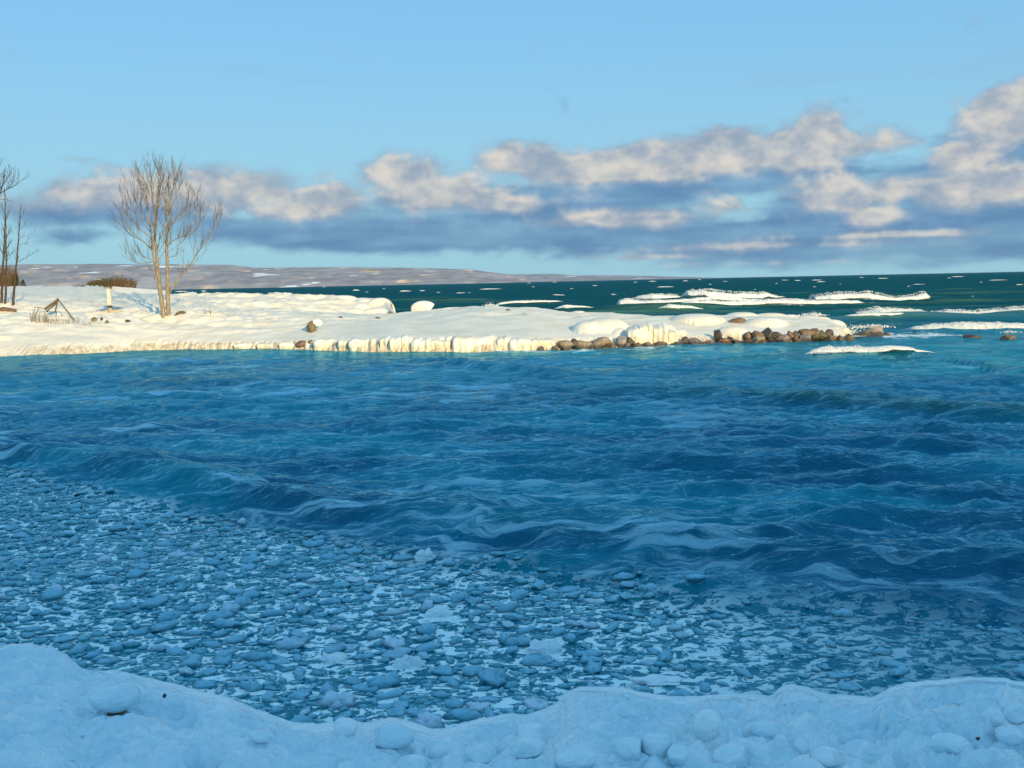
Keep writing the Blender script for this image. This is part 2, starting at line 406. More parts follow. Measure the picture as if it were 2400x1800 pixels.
b3 = t.new('ShaderNodeBump'); b3.inputs['Distance'].default_value = .02; t.put(b3.inputs['Strength'], calm); t.l.new(rip2, b3.inputs['Height']); t.l.new(b2.outputs[0], b3.inputs['Normal'])
nt = t.t; nt.nodes.remove(bs)
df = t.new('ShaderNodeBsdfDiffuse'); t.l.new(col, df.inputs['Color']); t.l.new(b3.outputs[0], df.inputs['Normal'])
gl = t.new('ShaderNodeBsdfGlossy'); gl.inputs['Color'].default_value = (.42, .86, 1.0, 1); t.l.new(b3.outputs[0], gl.inputs['Normal']); t.put(gl.inputs['Roughness'], t.smooth(Y, 20.0, 200.0, .05, .25))
fr = t.new('ShaderNodeFresnel'); fr.inputs['IOR'].default_value = 1.333; t.l.new(b3.outputs[0], fr.inputs['Normal'])
# wave slopes too small to resolve keep distant water from mirroring at grazing angles
cap = t.math('MINIMUM', t.smooth(Y, 8.0, 45.0, .95, .60), t.smooth(Y, 45.0, 130.0, .60, .09))
fac = t.math('MULTIPLY', t.math('MINIMUM', fr.outputs[0], cap), t.math('SUBTRACT', 1.0, t.math('MULTIPLY', fm, .85)))
mx = t.new('ShaderNodeMixShader'); t.l.new(fac, mx.inputs[0]); t.l.new(df.outputs[0], mx.inputs[1]); t.l.new(gl.outputs[0], mx.inputs[2])
t.l.new(mx.outputs[0], [n for n in t.n if n.type == 'OUTPUT_MATERIAL'][0].inputs['Surface'])

# bare winter woods with open snow fields
m, t, bs = material('winter_hills'); HILLS = m
P = pos(t)
n = t.noise(t.vmath('MULTIPLY', P, (.0011, .0006, .011)), 1.0, 6, .62, .5); n2 = t.noise(t.vmath('MULTIPLY', P, (.006, .003, .03)), 1.0, 5, .65)
n3 = t.noise(t.vmath('MULTIPLY', P, (.0028, .0012, .020)), 1.0, 4, .6)
c = t.mix(t.smooth(n2, .35, .68), (.27, .24, .25), (.40, .365, .37))
c = t.mix(t.smooth(n, .50, .64, 0, .55), c, (.52, .47, .45))
c = t.mix(t.smooth(n3, .62, .655), c, (.88, .87, .86))
t.l.new(c, bs.inputs['Base Color']); bs.inputs['Roughness'].default_value = .95; bs.inputs['Specular IOR Level'].default_value = 0.0

# ------------------------------------------------------------------ far hills across the lake
def interp(x, pts):
    p = np.array(pts, float); return np.interp(x, p[:, 0], p[:, 1])
HTOP = [(-500, 618), (-200, 621), (50, 620), (200, 618.5), (400, 619.5), (540, 620.5), (575, 625), (640, 627.5), (800, 625.5), (900, 627), (1000, 628.5), (1095, 631),
        (1130, 635), (1165, 640), (1200, 643), (1290, 641.5), (1350, 645), (1450, 645), (1550, 647.5), (1660, 650.5), (1760, 651), (1800, 652)]
def build_hills(name, D, pts, x0, x1, rows, seed, rough):
    hx = np.linspace(x0, x1, 420)
    az = np.array([ray(px, 650)[0] / ray(px, 650)[1] for px in hx])
    top = np.array([at_depth(px, py, D)[2] for px, py in zip(hx, interp(hx, pts))])
    top = np.maximum(top, .5) + rough * fbm2(hx * .03, hx * 0, 4, seed)
    V = []
    for i, f in enumerate(np.linspace(0, 1, rows)):
        d = D * (1 - .22 * (1 - f)) + 180 * fbm2(hx * .012, hx * 0 + i * .4, 3, seed + 3)
        z = top * (f ** .75) * (1 + .10 * np.sin(f * math.pi) * fbm2(hx * .02, hx * 0 + i * .35, 3, seed + 9)) - 3 * (1 - f)
        V.append(np.stack([az * d, d, np.minimum(z, top)], -1))
    V.append(np.stack([az * D * 1.15, az * 0 + D * 1.15, top * .5], -1))
    V.append(np.stack([az * D * 1.3, az * 0 + D * 1.3, top * 0 - 5], -1))
    o = obj(name, mesh_data(name, np.concatenate(V), grid_faces(rows + 2, 420)), HILLS)
    return tag(o, kind='structure')
build_hills('hills', 9000, HTOP, -500, 1230, 22, 4, 2.0)
build_hills('hills', 16000, [(900, 641), (1130, 641), (1200, 643.5), (1290, 641.5), (1350, 645), (1450, 645), (1550, 647.5), (1640, 650), (1720, 651.5), (1800, 653)], 900, 1800, 14, 41, 2.0)

# ------------------------------------------------------------------ lake
# breakers: (list of (px, foot py, foam height in px)); each becomes a foam roll with its own swell beneath
BREAKERS = [
 ('far white breaker with a ragged crest, leftmost piece of the farthest surf row', [(1462, 700, 3), (1490, 701, 10), (1530, 702, 15), (1560, 701, 13), (1588, 700, 14), (1604, 699, 6)]),
 ('longest foam roll of the farthest surf row, right of a dark gap', [(1590, 700, 4), (1612, 702, 14), (1660, 703, 17), (1700, 702, 14), (1740, 700, 14), (1785, 697, 13), (1815, 693, 8), (1850, 691, 3)]),
 ('bright breaker behind the tip of the spit, ending in a peak to the right', [(1888, 702, 3), (1910, 708, 10), (1950, 708, 15), (1990, 706, 15), (2006, 706, 14), (2050, 706, 16), (2100, 706, 10), (2140, 704, 11), (2172, 703, 16), (2182, 700, 5)]),
 ('second surf row foam roll starting at a thick left head', [(1440, 712, 6), (1452, 714, 15), (1480, 714, 14), (1520, 714, 11), (1570, 713, 9), (1617, 711, 7), (1680, 710, 9), (1740, 710, 10), (1800, 709, 9), (1850, 707, 10), (1884, 704, 8), (1890, 701, 3)]),
 ('long foam roll nearest behind the snowy end of the spit', [(1478, 722, 5), (1510, 727, 9), (1560, 728, 9), (1620, 730, 12), (1665, 730, 14), (1700, 726, 12), (1760, 724, 13), (1820, 724, 13), (1880, 723, 12), (1950, 722, 11), (2010, 718, 10), (2055, 711, 6), (2065, 708, 2)]),
 ('tall tumbling breaker right of the spit, left half of its row', [(1990, 732, 4), (2022, 735, 15), (2060, 737, 22), (2110, 737, 20), (2150, 735, 18), (2190, 735, 14), (2215, 734, 6)]),
 ('tall tumbling breaker running out of the right edge of the picture', [(2120, 738, 5), (2160, 739, 14), (2190, 741, 19), (2240, 742, 22), (2290, 741, 18), (2330, 737, 16), (2380, 738, 18), (2440, 736, 16), (2480, 730, 6)]),
 ('low surf line with lumpy white foam just beyond the outermost rocks', [(2114, 757, 4), (2135, 763, 11), (2180, 766, 17), (2250, 768, 20), (2320, 770, 20), (2380, 771, 19), (2450, 769, 17), (2490, 764, 6)]),
 ('thin foam line touching the back of the snowy tip', [(1975, 757, 2), (2010, 758, 5), (2060, 757, 6), (2105, 755, 5), (2122, 752, 2)]),
 ('white breaker inside the bay in front of the outer boulder', [(1880, 836, 6), (1905, 838, 17), (1930, 839, 19), (1965, 840, 16), (2000, 842, 15), (2030, 844, 16), (2060, 845, 15), (2100, 844, 12), (2140, 840, 8), (2195, 834, 3)]),
 ('low foam crest behind the middle of the snowy spit', [(1130, 716, 3), (1170, 719, 6), (1230, 719, 6), (1290, 716, 4), (1320, 714, 2)]),
 ('small white crest behind the first block of the boulder row', [(1290, 726, 2), (1325, 728, 8), (1355, 727, 5), (1400, 727, 3)]),
 ('short spray-topped foam between surf and snow hump', [(1538, 740, 3), (1570, 742, 10), (1600, 740, 8), (1640, 735, 6), (1670, 733, 3)]),
]
RIDGES = []
def breaker_line(pts):
    P = np.array(pts, float); xs = np.linspace(P[0, 0], P[-1, 0], 240)
    py = np.interp(xs, P[:, 0], P[:, 1]); hp = np.interp(xs, P[:, 0], P[:, 2])
    W3 = np.array([at_z(a, b, 0.0) for a, b in zip(xs, py)])
    ym = np.average(W3[:, 1], weights=hp); W3 = W3 * ((ym + .30 * (W3[:, 1] - ym)) / W3[:, 1])[:, None]     # a wave front keeps its distance from the shore
    W3[:, 2] = 0
    return W3, hp * W3[:, 1] / F
for lab, pts in BREAKERS:
    W3, h = breaker_line(pts)
    pad = 6.0 if W3[:, 1].mean() > 60 else 3.0
    RIDGES.append((np.concatenate([[W3[0, 0] - pad], W3[:, 0], [W3[-1, 0] + pad]]), np.concatenate([[W3[0, 1]], W3[:, 1] + .9 * h.max(), [W3[-1, 1]]]),
                   np.concatenate([[0], .45 * (.35 * h.max() + .65 * h), [0]]), .9 * h.max() + .35, 2.6 * h.max() + .8, 1.0))
def ridge_px(pts, amp, sf, sb, g=0.0):
    W3 = np.array([at_z(a, b, 0.0) for a, b in pts]); n = len(W3)
    a = amp * np.minimum(1, np.minimum(np.arange(n), np.arange(n)[::-1]) / 1.0) if not isinstance(amp, list) else np.array(amp)
    RIDGES.append((W3[:, 0], W3[:, 1], np.asarray(a, float), sf, sb, g))
ridge_px([(-160, 1075), (0, 1075), (180, 1092), (330, 1124), (560, 1168), (800, 1218), (1000, 1240), (1250, 1272), (1600, 1312), (2000, 1345), (2400, 1350), (2600, 1350)],
         [.22, .28, .30, .28, .26, .25, .22, .20, .16, .11, .08, 0], .48, 1.8, .15)
ridge_px([(1250, 925), (1500, 925), (1750, 940), (2000, 962), (2200, 978), (2450, 995), (2700, 1010)], [0, .12, .26, .36, .34, .28, .1], 1.1, 2.6, .85)
ridge_px([(1500, 860), (1750, 850), (2190, 848), (2300, 866), (2500, 880)], [0, .12, .16, .22, .1], 1.6, 3.0, .7)
ridge_px([(900, 845), (1020, 848), (1150, 868), (1280, 882), (1400, 890)], [0, .16, .26, .2, 0], .9, 2.2, .2)
ridge_px([(250, 905), (420, 900), (560, 902), (700, 918), (820, 925)], [0, .12, .2, .14, 0], .8, 2.0, .1)
ridge_px([(1100, 970), (1400, 985), (1800, 1010), (2100, 1020), (2450, 1040)], [0, .08, .12, .12, .05], .7, 1.6, .2)
ridge_px([(1250, 1100), (1600, 1090), (1900, 1085), (2200, 1100), (2450, 1120)], [0, .07, .11, .10, .05], .5, 1.2, 0)
ridge_px([(1500, 1350), (1700, 1345), (2000, 1350), (2300, 1345), (2500, 1345)], [0, .07, .10, .12, .08], .30, .55, 0)
ridge_px([(1350, 1275), (1500, 1280), (1760, 1320), (1900, 1318), (2050, 1340)], [0, .06, .09, .08, 0], .28, .6, 0)

rng = np.random.default_rng(7)
BAY = []
for i in range(70):
    lam = .42 * (7.5 / .42) ** (rng.random() ** 1.35)
    th = rng.normal(0.12, .26) if lam > 1.4 else rng.normal(0.10, .46)
    k = 2 * math.pi / lam
    BAY.append((math.sin(th) * k, -math.cos(th) * k, rng.random() * 6.283, .044 / k * (1.0 if lam < 2 else .72 if lam < 3.5 else .45), lam))
OPEN = []
for i in range(44):
    lam = 3.0 * (26 / 3.0) ** rng.random(); th = rng.normal(0.16, .30); k = 2 * math.pi / lam
    OPEN.append((math.sin(th) * k, -math.cos(th) * k, rng.random() * 6.283, .034 / k, lam))
def ice_zone(x, y):
    """1 where the slush ice floats, by world position"""
    lim = np.interp(x / np.maximum(y, 1), ICE_AZ, ICE_Y)
    wob = .8 * fbm2(x * .45, y * .45, 3, 61)
    return sstep(lim + wob - y, -.4, 1.6)
_il = [(-300, 1085), (0, 1100), (200, 1140), (400, 1185), (650, 1235), (900, 1285), (1150, 1320), (1400, 1345), (1700, 1385), (2000, 1420), (2400, 1425), (2700, 1425)]
_iw = np.array([at_z(a, b, 0) for a, b in _il]); ICE_AZ = _iw[:, 0] / _iw[:, 1]; ICE_Y = _iw[:, 1]
def lake_h(x, y, dr):
    far = sstep(y, 64, 80) ; h = np.zeros_like(x)
    gust = .75 + .5 * fbm2(x * .07, y * .11, 3, 31)
    ice = ice_zone(x, y)
    q = 1.5 * fbm2(x * .05, y * .05, 2, 71)
    nb_ = y < 80
    for kx, ky, ph, a, lam in (BAY if nb_.any() else ()):
        wgt = (1 - far) * np.clip((lam / (dr * 2.2) - .8), 0, 1) * gust * (1 - ice * (.92 if lam < 2.5 else .55))
        s = np.sin(kx * x + ky * y + ph + q * min(3, lam) * .6)
        h += a * wgt * (s + .28 * np.cos(2 * (kx * x + ky * y + ph + q * min(3, lam) * .6)) * -1 * (lam < 4))
    xr = x + .5 * y * .12
    for sx_, sy_, am_, lm_ in ((.34, .85, .085, 1.15), (.85, 2.0, .034, .5), (.18, .42, .10, 2.4)):
        n_ = 1 - np.abs(fbm2(xr * sx_ + 3.1 * q * .1, y * sy_ + q * .3, 2, int(sx_ * 100))) * 2.2
        h += am_ * (1 - far) * (1 - ice * .95) * np.clip(lm_ / (dr * 2.0) - .5, 0, 1) * gust * np.clip(n_, -.4, 1) ** 1 * (.6 + .8 * sstep(n_, .3, 1))
    for kx, ky, ph, a, lam in OPEN:
        wgt = far * np.clip((lam / (dr * 2.0) - .7), 0, 1)
        h += a * wgt * np.sin(kx * x + ky * y + ph + q * .5)
    g = np.zeros_like(x)
    for rx, ry, ra, sf, sb, gg in RIDGES:
        yc = np.interp(x, rx, ry); am = np.interp(x, rx, ra, left=0, right=0)
        mk = (am > 1e-4) & (y - yc > -3.2 * sf) & (y - yc < 3.2 * sb)
        if not mk.any(): continue
        xm, ym = x[mk], y[mk]
        d = ym - yc[mk] + .5 * fbm2(xm * .35, ym * .1, 3, int(abs(rx[0]) * 10) % 97) * sf
        p = np.where(d < 0, np.exp(-(d / sf) ** 2), np.exp(-(d / sb) ** 2))
        h[mk] += am[mk] * p; g[mk] = np.maximum(g[mk], gg * p * np.clip(am[mk] / .2, 0, 1))
    return h, g
# polar sheet round the viewer's foot, finer near the shore, reaching the horizon
th_d = np.linspace(math.tan(math.radians(33)), 0, 10)
dep = np.concatenate([np.linspace(.60, .054, 620), np.linspace(.054, .0042, 170)[1:], np.geomspace(.0042, .00011, 50)[1:]])
RR = CAMH / dep
az = np.concatenate([np.linspace(-1.45, -.64, 26)[:-1], np.linspace(-.62, .62, 800), np.linspace(.64, 1.45, 26)[1:]])
RRm, AZm = np.meshgrid(RR, az, indexing='ij')
LX, LY = np.sin(AZm) * RRm, np.cos(AZm) * RRm
DRm = np.repeat(np.maximum(np.abs(np.gradient(RR)), .02)[:, None], len(az), 1)
LX, LY, DRm = LX.astype(np.float32), LY.astype(np.float32), DRm.astype(np.float32)
LH, LG = lake_h(LX, LY, DRm)
me = mesh_data('lake', np.stack([LX, LY, LH], -1).reshape(-1, 3), grid_faces(len(RR), len(az)))
# foam lying flat on the water: lacework behind the breakers, wash along the rocks
FOAMPTS = []
def foam_band(pts, half, k):
    P = np.array([at_z(a, b, 0) for a, b in pts]); return (P[:, 0], P[:, 1], half, k)
bands = [foam_band([(1050, 826), (1150, 828), (1250, 829), (1350, 828), (1450, 822), (1560, 815)], .9, .62),
         foam_band([(1480, 820), (1600, 818), (1720, 820)], .7, .45), foam_band([(2075, 790), (2140, 788), (2215, 786)], 3.2, .72),
         foam_band([(1990, 790), (2030, 786), (2080, 784)], 2.0, .6), foam_band([(2150, 785), (2300, 790), (2400, 790)], 1.5, .40), foam_band([(1760, 812), (1850, 812), (1960, 806)], .6, .42),
         foam_band([(380, 826), (600, 824), (900, 826)], .5, .30)]
fo = np.zeros_like(LX)
for bx, by, hw, k in bands:
    d = np.abs(LY - np.interp(LX, bx, by)) / hw
    fo = np.maximum(fo, k * np.exp(-d * d) * (LX > bx.min() - .5) * (LX < bx.max() + .5))
for lab, pts in BREAKERS:
    W3, h = breaker_line(pts); hm = h.max()
    yc = np.interp(LX, W3[:, 0], W3[:, 1]); am = np.interp(LX, W3[:, 0], h, left=0, right=0) / hm
    d = LY - yc
    fo = np.maximum(fo, am * (.75 * np.exp(-(d / (.8 * hm)) ** 2) + .42 * np.exp(-((d - 2 * hm) / (2.5 * hm)) ** 2)))
attr(me, 'foam', fo); attr(me, 'ice', ice_zone(LX, LY) * sstep(LX / LY, .48, .05) * .6 + ice_zone(LX, LY) * .4)
attr(me, 'green', np.maximum(LG, sstep(LY, 60, 75)))
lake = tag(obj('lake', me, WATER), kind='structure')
def lake_z(x, y):
    r = math.hypot(x, y); dr = max(.02, abs(float(np.interp(r, RR, np.abs(np.gradient(RR))))))
    return float(lake_h(np.array([x]), np.array([y]), np.array([dr]))[0][0])

# ------------------------------------------------------------------ snowy spit
# profile columns: px -> [(py, depth) ... visible points], then the depth where the back falls to the water
SPIT = {
 -120: ([(838, 63.9), (815, 65.4), (790, 67.5), (760, 71), (735, 75), (712, 80), (700, 92), (688, 115), (677, 150)], 330),
 0: ([(837, 64.0), (815, 65.4), (790, 67.5), (760, 71), (737, 75), (713, 80), (702, 92), (688, 115), (677, 150)], 330),
 100: ([(833, 64.6), (810, 65.6), (790, 67.5), (759, 71), (744, 74.5), (724, 80), (706, 92), (690, 115), (677, 150)], 330),
 200: ([(828, 65.6), (806, 66.4), (785, 68.4), (758, 72), (746, 75.5), (725, 82), (707, 93), (691, 115), (676, 150)], 330),
 245: ([(826, 66.2), (804, 67.2), (783, 69), (755, 72.5), (741, 76), (722, 83), (706, 94), (692, 114), (678, 140)], 230),
 290: ([(822, 67.2), (802, 68.1), (780, 70), (751, 73.5), (739, 77), (720, 85), (705, 95), (697, 106), (695, 112)], 122),
 385: ([(818, 68.4), (800, 69.0), (776, 71), (751, 74.5), (742, 76.6), (722, 86), (705, 95), (698, 104), (697, 108)], 118),
 480: ([(816, 67.4), (803, 67.9), (785, 69.5), (757, 73), (738, 77), (732, 82), (712, 90), (697, 97), (693, 100)], 108),
 600: ([(815, 66.2), (803, 66.6), (785, 68.6), (754, 73), (741, 78), (734, 86), (713, 92), (698, 97), (695, 99)], 106),
 700: ([(815, 64.6), (801, 65.2), (780, 68), (757, 72), (744, 76), (737, 86), (714, 92), (698, 96), (694, 98)], 104),
 770: ([(816, 63.2), (800, 63.8), (775, 67), (752, 72), (740, 77), (739, 87), (716, 92), (699, 96), (695, 98)], 103),
 850: ([(818, 61.4), (798, 62), (775, 66), (752, 72), (739.5, 78), (739.5, 89), (719, 93), (703, 96), (701, 97)], 101),
 912: ([(820, 60.4), (796, 61), (772, 65), (750, 72), (739, 78), (739, 90), (722, 93), (705, 95), (702, 96)], 98.5),
 930: ([(820, 60.2), (795, 60.8), (771, 65), (748, 72), (738, 78), (741, 82), (746, 84), (755, 86), (765, 88)], 91),
 1000: ([(821, 59.8), (795, 60.4), (770, 65), (747, 71.5), (732, 77.5), (735, 80), (742, 82), (752, 84), (765, 86)], 88),
 1050: ([(822, 59.6), (792, 60.2), (766, 65), (738, 72), (725, 77.5), (728, 80), (735, 82), (748, 84), (765, 85)], 87),
 1150: ([(822, 59.2), (792, 59.8), (766, 64.5), (736, 71), (720, 76), (722, 78), (728, 80), (745, 82), (765, 83)], 85),
 1250: ([(821, 59), (795, 59.6), (767, 64), (739, 70), (724, 75), (726, 77), (733, 79), (748, 81), (765, 82)], 84),
 1340: ([(814, 59.8), (797, 60.6), (771, 64.5), (749, 69), (736, 73), (738, 75), (745, 77), (755, 79), (768, 80)], 82),
 1430: ([(810, 60.2), (790, 61.2), (770, 64), (749, 68), (737, 71.5), (739, 73.5), (746, 75), (756, 77), (768, 78)], 80),
 1530: ([(808, 60.6), (790, 61.4), (770, 64), (753, 67), (743, 70), (745, 72), (752, 74), (760, 75.5), (770, 77)], 79),
 1640: ([(802, 61.6), (788, 62.4), (772, 64.5), (751, 67.5), (740, 70), (742, 72), (750, 74), (760, 75.5), (770, 77)], 79),
 1740: ([(800, 61.8), (788, 62.6), (772, 64.5), (752, 67.5), (741, 70), (743, 72), (750, 74), (760, 75.5), (770, 77)], 79),
 1850: ([(799, 61.8), (786, 62.6), (770, 64.5), (757, 66.5), (747, 69), (748, 71), (755, 73), (763, 74.5), (772, 76)], 78),
 1930: ([(797, 62), (785, 62.8), (770, 64.4), (760, 66), (752, 68.5), (754, 70.5), (760, 72), (768, 73), (775, 74)], 76),
 1972: ([(797, 62), (786, 62.8), (774, 64), (766, 65), (762, 66.5), (764, 68), (770, 69), (776, 70), (782, 71)], 73),
 1992: ([(800, 62), (796, 62.8), (793, 63.4), (792, 64), (792, 65), (793, 66), (795, 67), (797, 67.5), (799, 68)], 69),
 2012: ([(806, 62), (806, 62.5), (806, 63), (806, 63.5), (806, 64), (806, 64.5), (806, 65), (806, 65.5), (806, 66)], 67),
}
NK = 12
keys = sorted(SPIT); SA = []; SD = []; SZ = []
for k in keys:
    vis, back = SPIT[k]
    pts = [at_depth(k, py, d) for py, d in vis]
    d0 = pts[0][1]
    dd = [d0 - 1.2, d0] + [p[1] for p in pts[1:]] + [back, back + 6]
    zz = [-.7, 0.02] + [p[2] for p in pts[1:]] + [0.0, -1.0]
    SA.append(ray(k, 760)[0] / ray(k, 760)[1]); SD.append(dd); SZ.append(zz)
SA, SD, SZ = np.array(SA), np.array(SD), np.array(SZ)
SUBD = [3, 16, 12, 16, 16, 18, 18, 16, 12, 10, 10, 3]
tpar = np.concatenate([[i + j / n for j in range(n)] for i, n in enumerate(SUBD)] + [[len(SUBD)]])
def pchip_rows(Y, t):
    """monotone cubic along the second axis at parameters t (index space)"""
    d = np.diff(Y, axis=1); m = np.zeros_like(Y)
    s = d[:, :-1] * d[:, 1:]
    m[:, 1:-1] = np.where(s > 0, 2 * s / (d[:, :-1] + d[:, 1:] + 1e-12 * np.sign(d[:, :-1] + d[:, 1:] + 1e-30)), 0)
    m[:, 0] = d[:, 0]; m[:, -1] = d[:, -1]
    i = np.minimum(t.astype(int), Y.shape[1] - 2); f = t - i
    return Y[:, i] * (1 + 2 * f) * (1 - f) ** 2 + m[:, i] * f * (1 - f) ** 2 + Y[:, i + 1] * f * f * (3 - 2 * f) + m[:, i + 1] * f * f * (f - 1)
RD, RZ = pchip_rows(SD, tpar), pchip_rows(SZ, tpar)
NC = 1000
sa = np.linspace(SA[0], SA[-1], NC)
GD = np.stack([np.interp(sa, SA, RD[:, j]) for j in range(RD.shape[1])]); GZ = np.stack([np.interp(sa, SA, RZ[:, j]) for j in range(RZ.shape[1])])
ker = np.hanning(27); ker /= ker.sum()
def blur(G):
    Gp = np.pad(G, ((0, 0), (13, 13)), mode='edge'); return np.stack([np.convolve(r, ker, 'valid') for r in Gp])
GD, GZ = blur(GD), blur(GZ)
SX = sa[None, :] * GD
above = sstep(GZ, .05, .6)
tt = np.repeat(tpar[:, None], NC, 1)
# fluted, cracked ice along the waterline
wl = sstep(tt, .3, 1.2) * (1 - sstep(tt, 1.9, 2.3))
fl = fbm2(SX * 1.1, SX * 0 + 3, 3, 5) * .45 + .28 * (1 - np.abs(perlin2(SX * 2.4, SX * 0, 9)) * 3).clip(-1, 1) * -1 + .10 * perlin2(SX * 7, GZ * 1.2, 19)
GD = GD + wl * fl * .55
GZ = GZ + wl * sstep(tt, 1.2, 2.2) * .10 * fbm2(SX * 1.5, GD * .8, 3, 15)
# wind drifts
dr = fbm2(SX * .16 + GD * .05, GD * .22, 4, 21, .5); ridg = 1 - np.abs(fbm2(SX * .22 - GD * .12, GD * .35 + SX * .08, 3, 29)) * 3
dmask = sstep(tt, 2.2, 4.2) * (1 - sstep(tt, 10.2, 11.0))
sas = 1 - np.abs(fbm2(SX * .55 + GD * .35, GD * .8 - SX * .1, 3, 37)) * 2.6
dmask = dmask * (1 - .62 * sstep(SX, -20, -10))
GZ = GZ + dmask * (.40 * dr + .26 * ridg.clip(-.5, 1) + .10 * sas.clip(-.6, 1)) * sstep(GD, 60, 75) * 1.0 + dmask * .02 * fbm2(SX * 1.6, GD * 2.6, 3, 33)
rough_far = sstep(GD, 92, 105) * (SX < -22)
GZ = GZ + rough_far * above * .22 * np.abs(fbm2(SX * .45, GD * .25, 3, 43))
# pillows of snow over boulders and ice blocks
def pillow(px, py, d, rx, ry, rz):
    """dome with its top at the pixel, at depth d; radii in metres"""
    global GZ
    c = at_depth(px, py, d)
    q = ((SX - c[0]) / rx) ** 2 + ((GD - d) / ry) ** 2
    z = c[2] - rz + rz * np.sqrt(np.maximum(0, 1 - q ** 1.35))
    dome = np.where(q < 1, z, -9)
    hmax = np.maximum(GZ, dome); k = .12
    GZ = np.where(q < 1.0, np.where(np.abs(GZ - dome) < k, hmax + (k - np.abs(GZ - dome)) ** 2 / (4 * k), hmax), GZ)
for a in [(1418, 745, 64.5, 1.75, 2.2, 1.3), (1380, 752, 64.0, 1.2, 1.6, 1.0), (1505, 757, 62.8, 1.0, 1.3, 1.3), (1555, 759, 62.8, .95, 1.2, 1.2), (1590, 772, 62.8, .7, .9, .8),
          (1632, 735.5, 68, 1.9, 2.2, .55), (1715, 764, 63.4, 1.25, 1.3, 1.0), (1735, 772, 63.2, .8, 1.1, .8), (1738, 731.5, 71.5, 1.35, 1.4, .6), (1792, 744, 66.5, 1.7, 1.7, .9), (1805, 733.5, 72, 1.5, 1.3, .6),
          (1845, 746, 70, 1.3, 1.3, .6), (1866, 748, 68.5, 1.1, 1.2, .55), (1896, 739.5, 70.5, 1.2, 1.3, .7), (1918, 742, 70, 1.1, 1.1, .7), (1945, 749, 68.5, 1.1, 1.1, .6), (1962, 762, 65, .85, 1.0, .8), (1975, 766, 64.5, .55, .8, .75),
          (1355, 728.5, 75, .7, .8, .4), (1490, 737, 73, 1.2, 1.2, .45), (1455, 770, 62.5, .7, .9, .6), (1350, 790, 61.3, .8, .8, .6),
          (890, 698, 95, 1.5, 1.6, 1.9), (855, 700, 95.5, 1.3, 1.5, 1.6), (845, 711, 92.5, 1.0, 1.2, .9), (880, 722, 91, 1.4, 1.2, .7), (830, 723, 91, 1.2, 1.2, .7), (800, 692, 97, 1.8, 1.5, .8), (780, 712, 93, 1.4, 1.3, .7),
          (740, 726, 90.5, 1.6, 1.3, .6), (700, 712, 93, 1.6, 1.4, .5), (650, 705, 95, 1.8, 1.6, .5), (555, 700, 95, 2.2, 2, .45),
          (218, 738.5, 74.2, .75, .8, .75), (258, 733, 75.6, .75, .7, .5), (285, 740, 75, .9, .8, .5), (325, 744, 75, 1.0, .9, .45), (110, 729, 76, 1.5, 1.4, .6), (60, 740, 74.5, 1.3, 1.2, .4), (10, 785, 67.5, .8, .8, .35), (750, 752, 71.6, .75, .8, .5)]:
    pillow(*a)
me = mesh_data('snowy_spit', np.stack([SX, GD, GZ], -1).reshape(-1, 3), grid_faces(len(tpar), NC))
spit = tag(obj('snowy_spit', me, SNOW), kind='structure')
def ground(x, y):
    """height of the spit's snow at a world position"""
    a = x / y; j = (a - SA[0]) / (SA[-1] - SA[0]) * (NC - 1); j = int(min(max(round(j), 0), NC - 1))
    return float(np.interp(y, np.maximum.accumulate(GD[:, j]), GZ[:, j]))
def hit(px, py, y0=58.0, y1=160.0):
    """first point of the spit seen through a pixel"""
    d = ray(px, py)
    for y in np.arange(y0, y1, .15):
        p = np.array([0, 0, CAMH]) + d * (y / d[1])
        if ground(p[0], y) >= p[2]: return p
    return None

# ------------------------------------------------------------------ near shore: ice bank, beach and an unseen hill added behind the viewer for shade
EDGE = [(-500, 1500), (-200, 1520), (0, 1526), (70, 1520), (125, 1523), (163, 1553), (190, 1577), (282, 1577), (336, 1591), (407, 1607), (466, 1624), (542, 1643), (597, 1667), (694, 1702), (776, 1702), (803, 1687), (852, 1700),
        (879, 1697), (917, 1687), (971, 1700), (1014, 1717), (1058, 1713), (1112, 1694), (1200, 1677), (1232, 1683), (1281, 1667), (1308, 1651), (1330, 1626), (1357, 1615), (1460, 1615), (1504, 1629), (1580, 1639),
        (1650, 1637), (1715, 1630), (1808, 1637), (1829, 1615), (1856, 1608), (1905, 1621), (1938, 1632), (2046, 1640), (2079, 1621), (2122, 1605), (2204, 1599), (2263, 1592), (2345, 1594), (2400, 1605), (2600, 1610), (2900, 1590)]
NB = 1100
bpx = np.linspace(-500, 2900, NB); bpy_ = interp(bpx, EDGE)
kk = np.hanning(9); kk /= kk.sum(); bpy_ = np.convolve(np.pad(bpy_, 4, mode='edge'), kk, 'valid') + 3.0 * fbm2(bpx * .03, bpx * 0, 3, 2)
ze = 1.10 + (1640 - bpy_) * .0014
E = np.array([at_z(a, b, z) for a, b, z in zip(bpx, bpy_, ze)]); baz = E[:, 0] / E[:, 1]; be = E[:, 1]
rows_t = np.concatenate([np.linspace(-3.0, -.02, 210), np.linspace(0, 1, 26)[:]])     # metres before the edge, then round the lip and down
BX, BY, BZ = [], [], []
for tv in rows_t[:210]:
    y = np.maximum(be + tv, 3.2 + (tv + 3) * .3); BY.append(y); BX.append(baz * y); BZ.append(ze - .115 * tv - .015 * tv * tv)
for tv in rows_t[210:]:
    an = tv * math.pi * .5
    y = be + .20 * math.sin(an) * 1.0; z = ze * 1.0 - (1 - math.cos(an)) * .16 - max(0, tv - .75) * 5.2
    BY.append(y); BX.append(baz * y); BZ.append(z)
BX, BY, BZ = np.array(BX), np.array(BY), np.array(BZ)
tm = np.repeat(rows_t[:, None], NB, 1); tm[210:] = 0
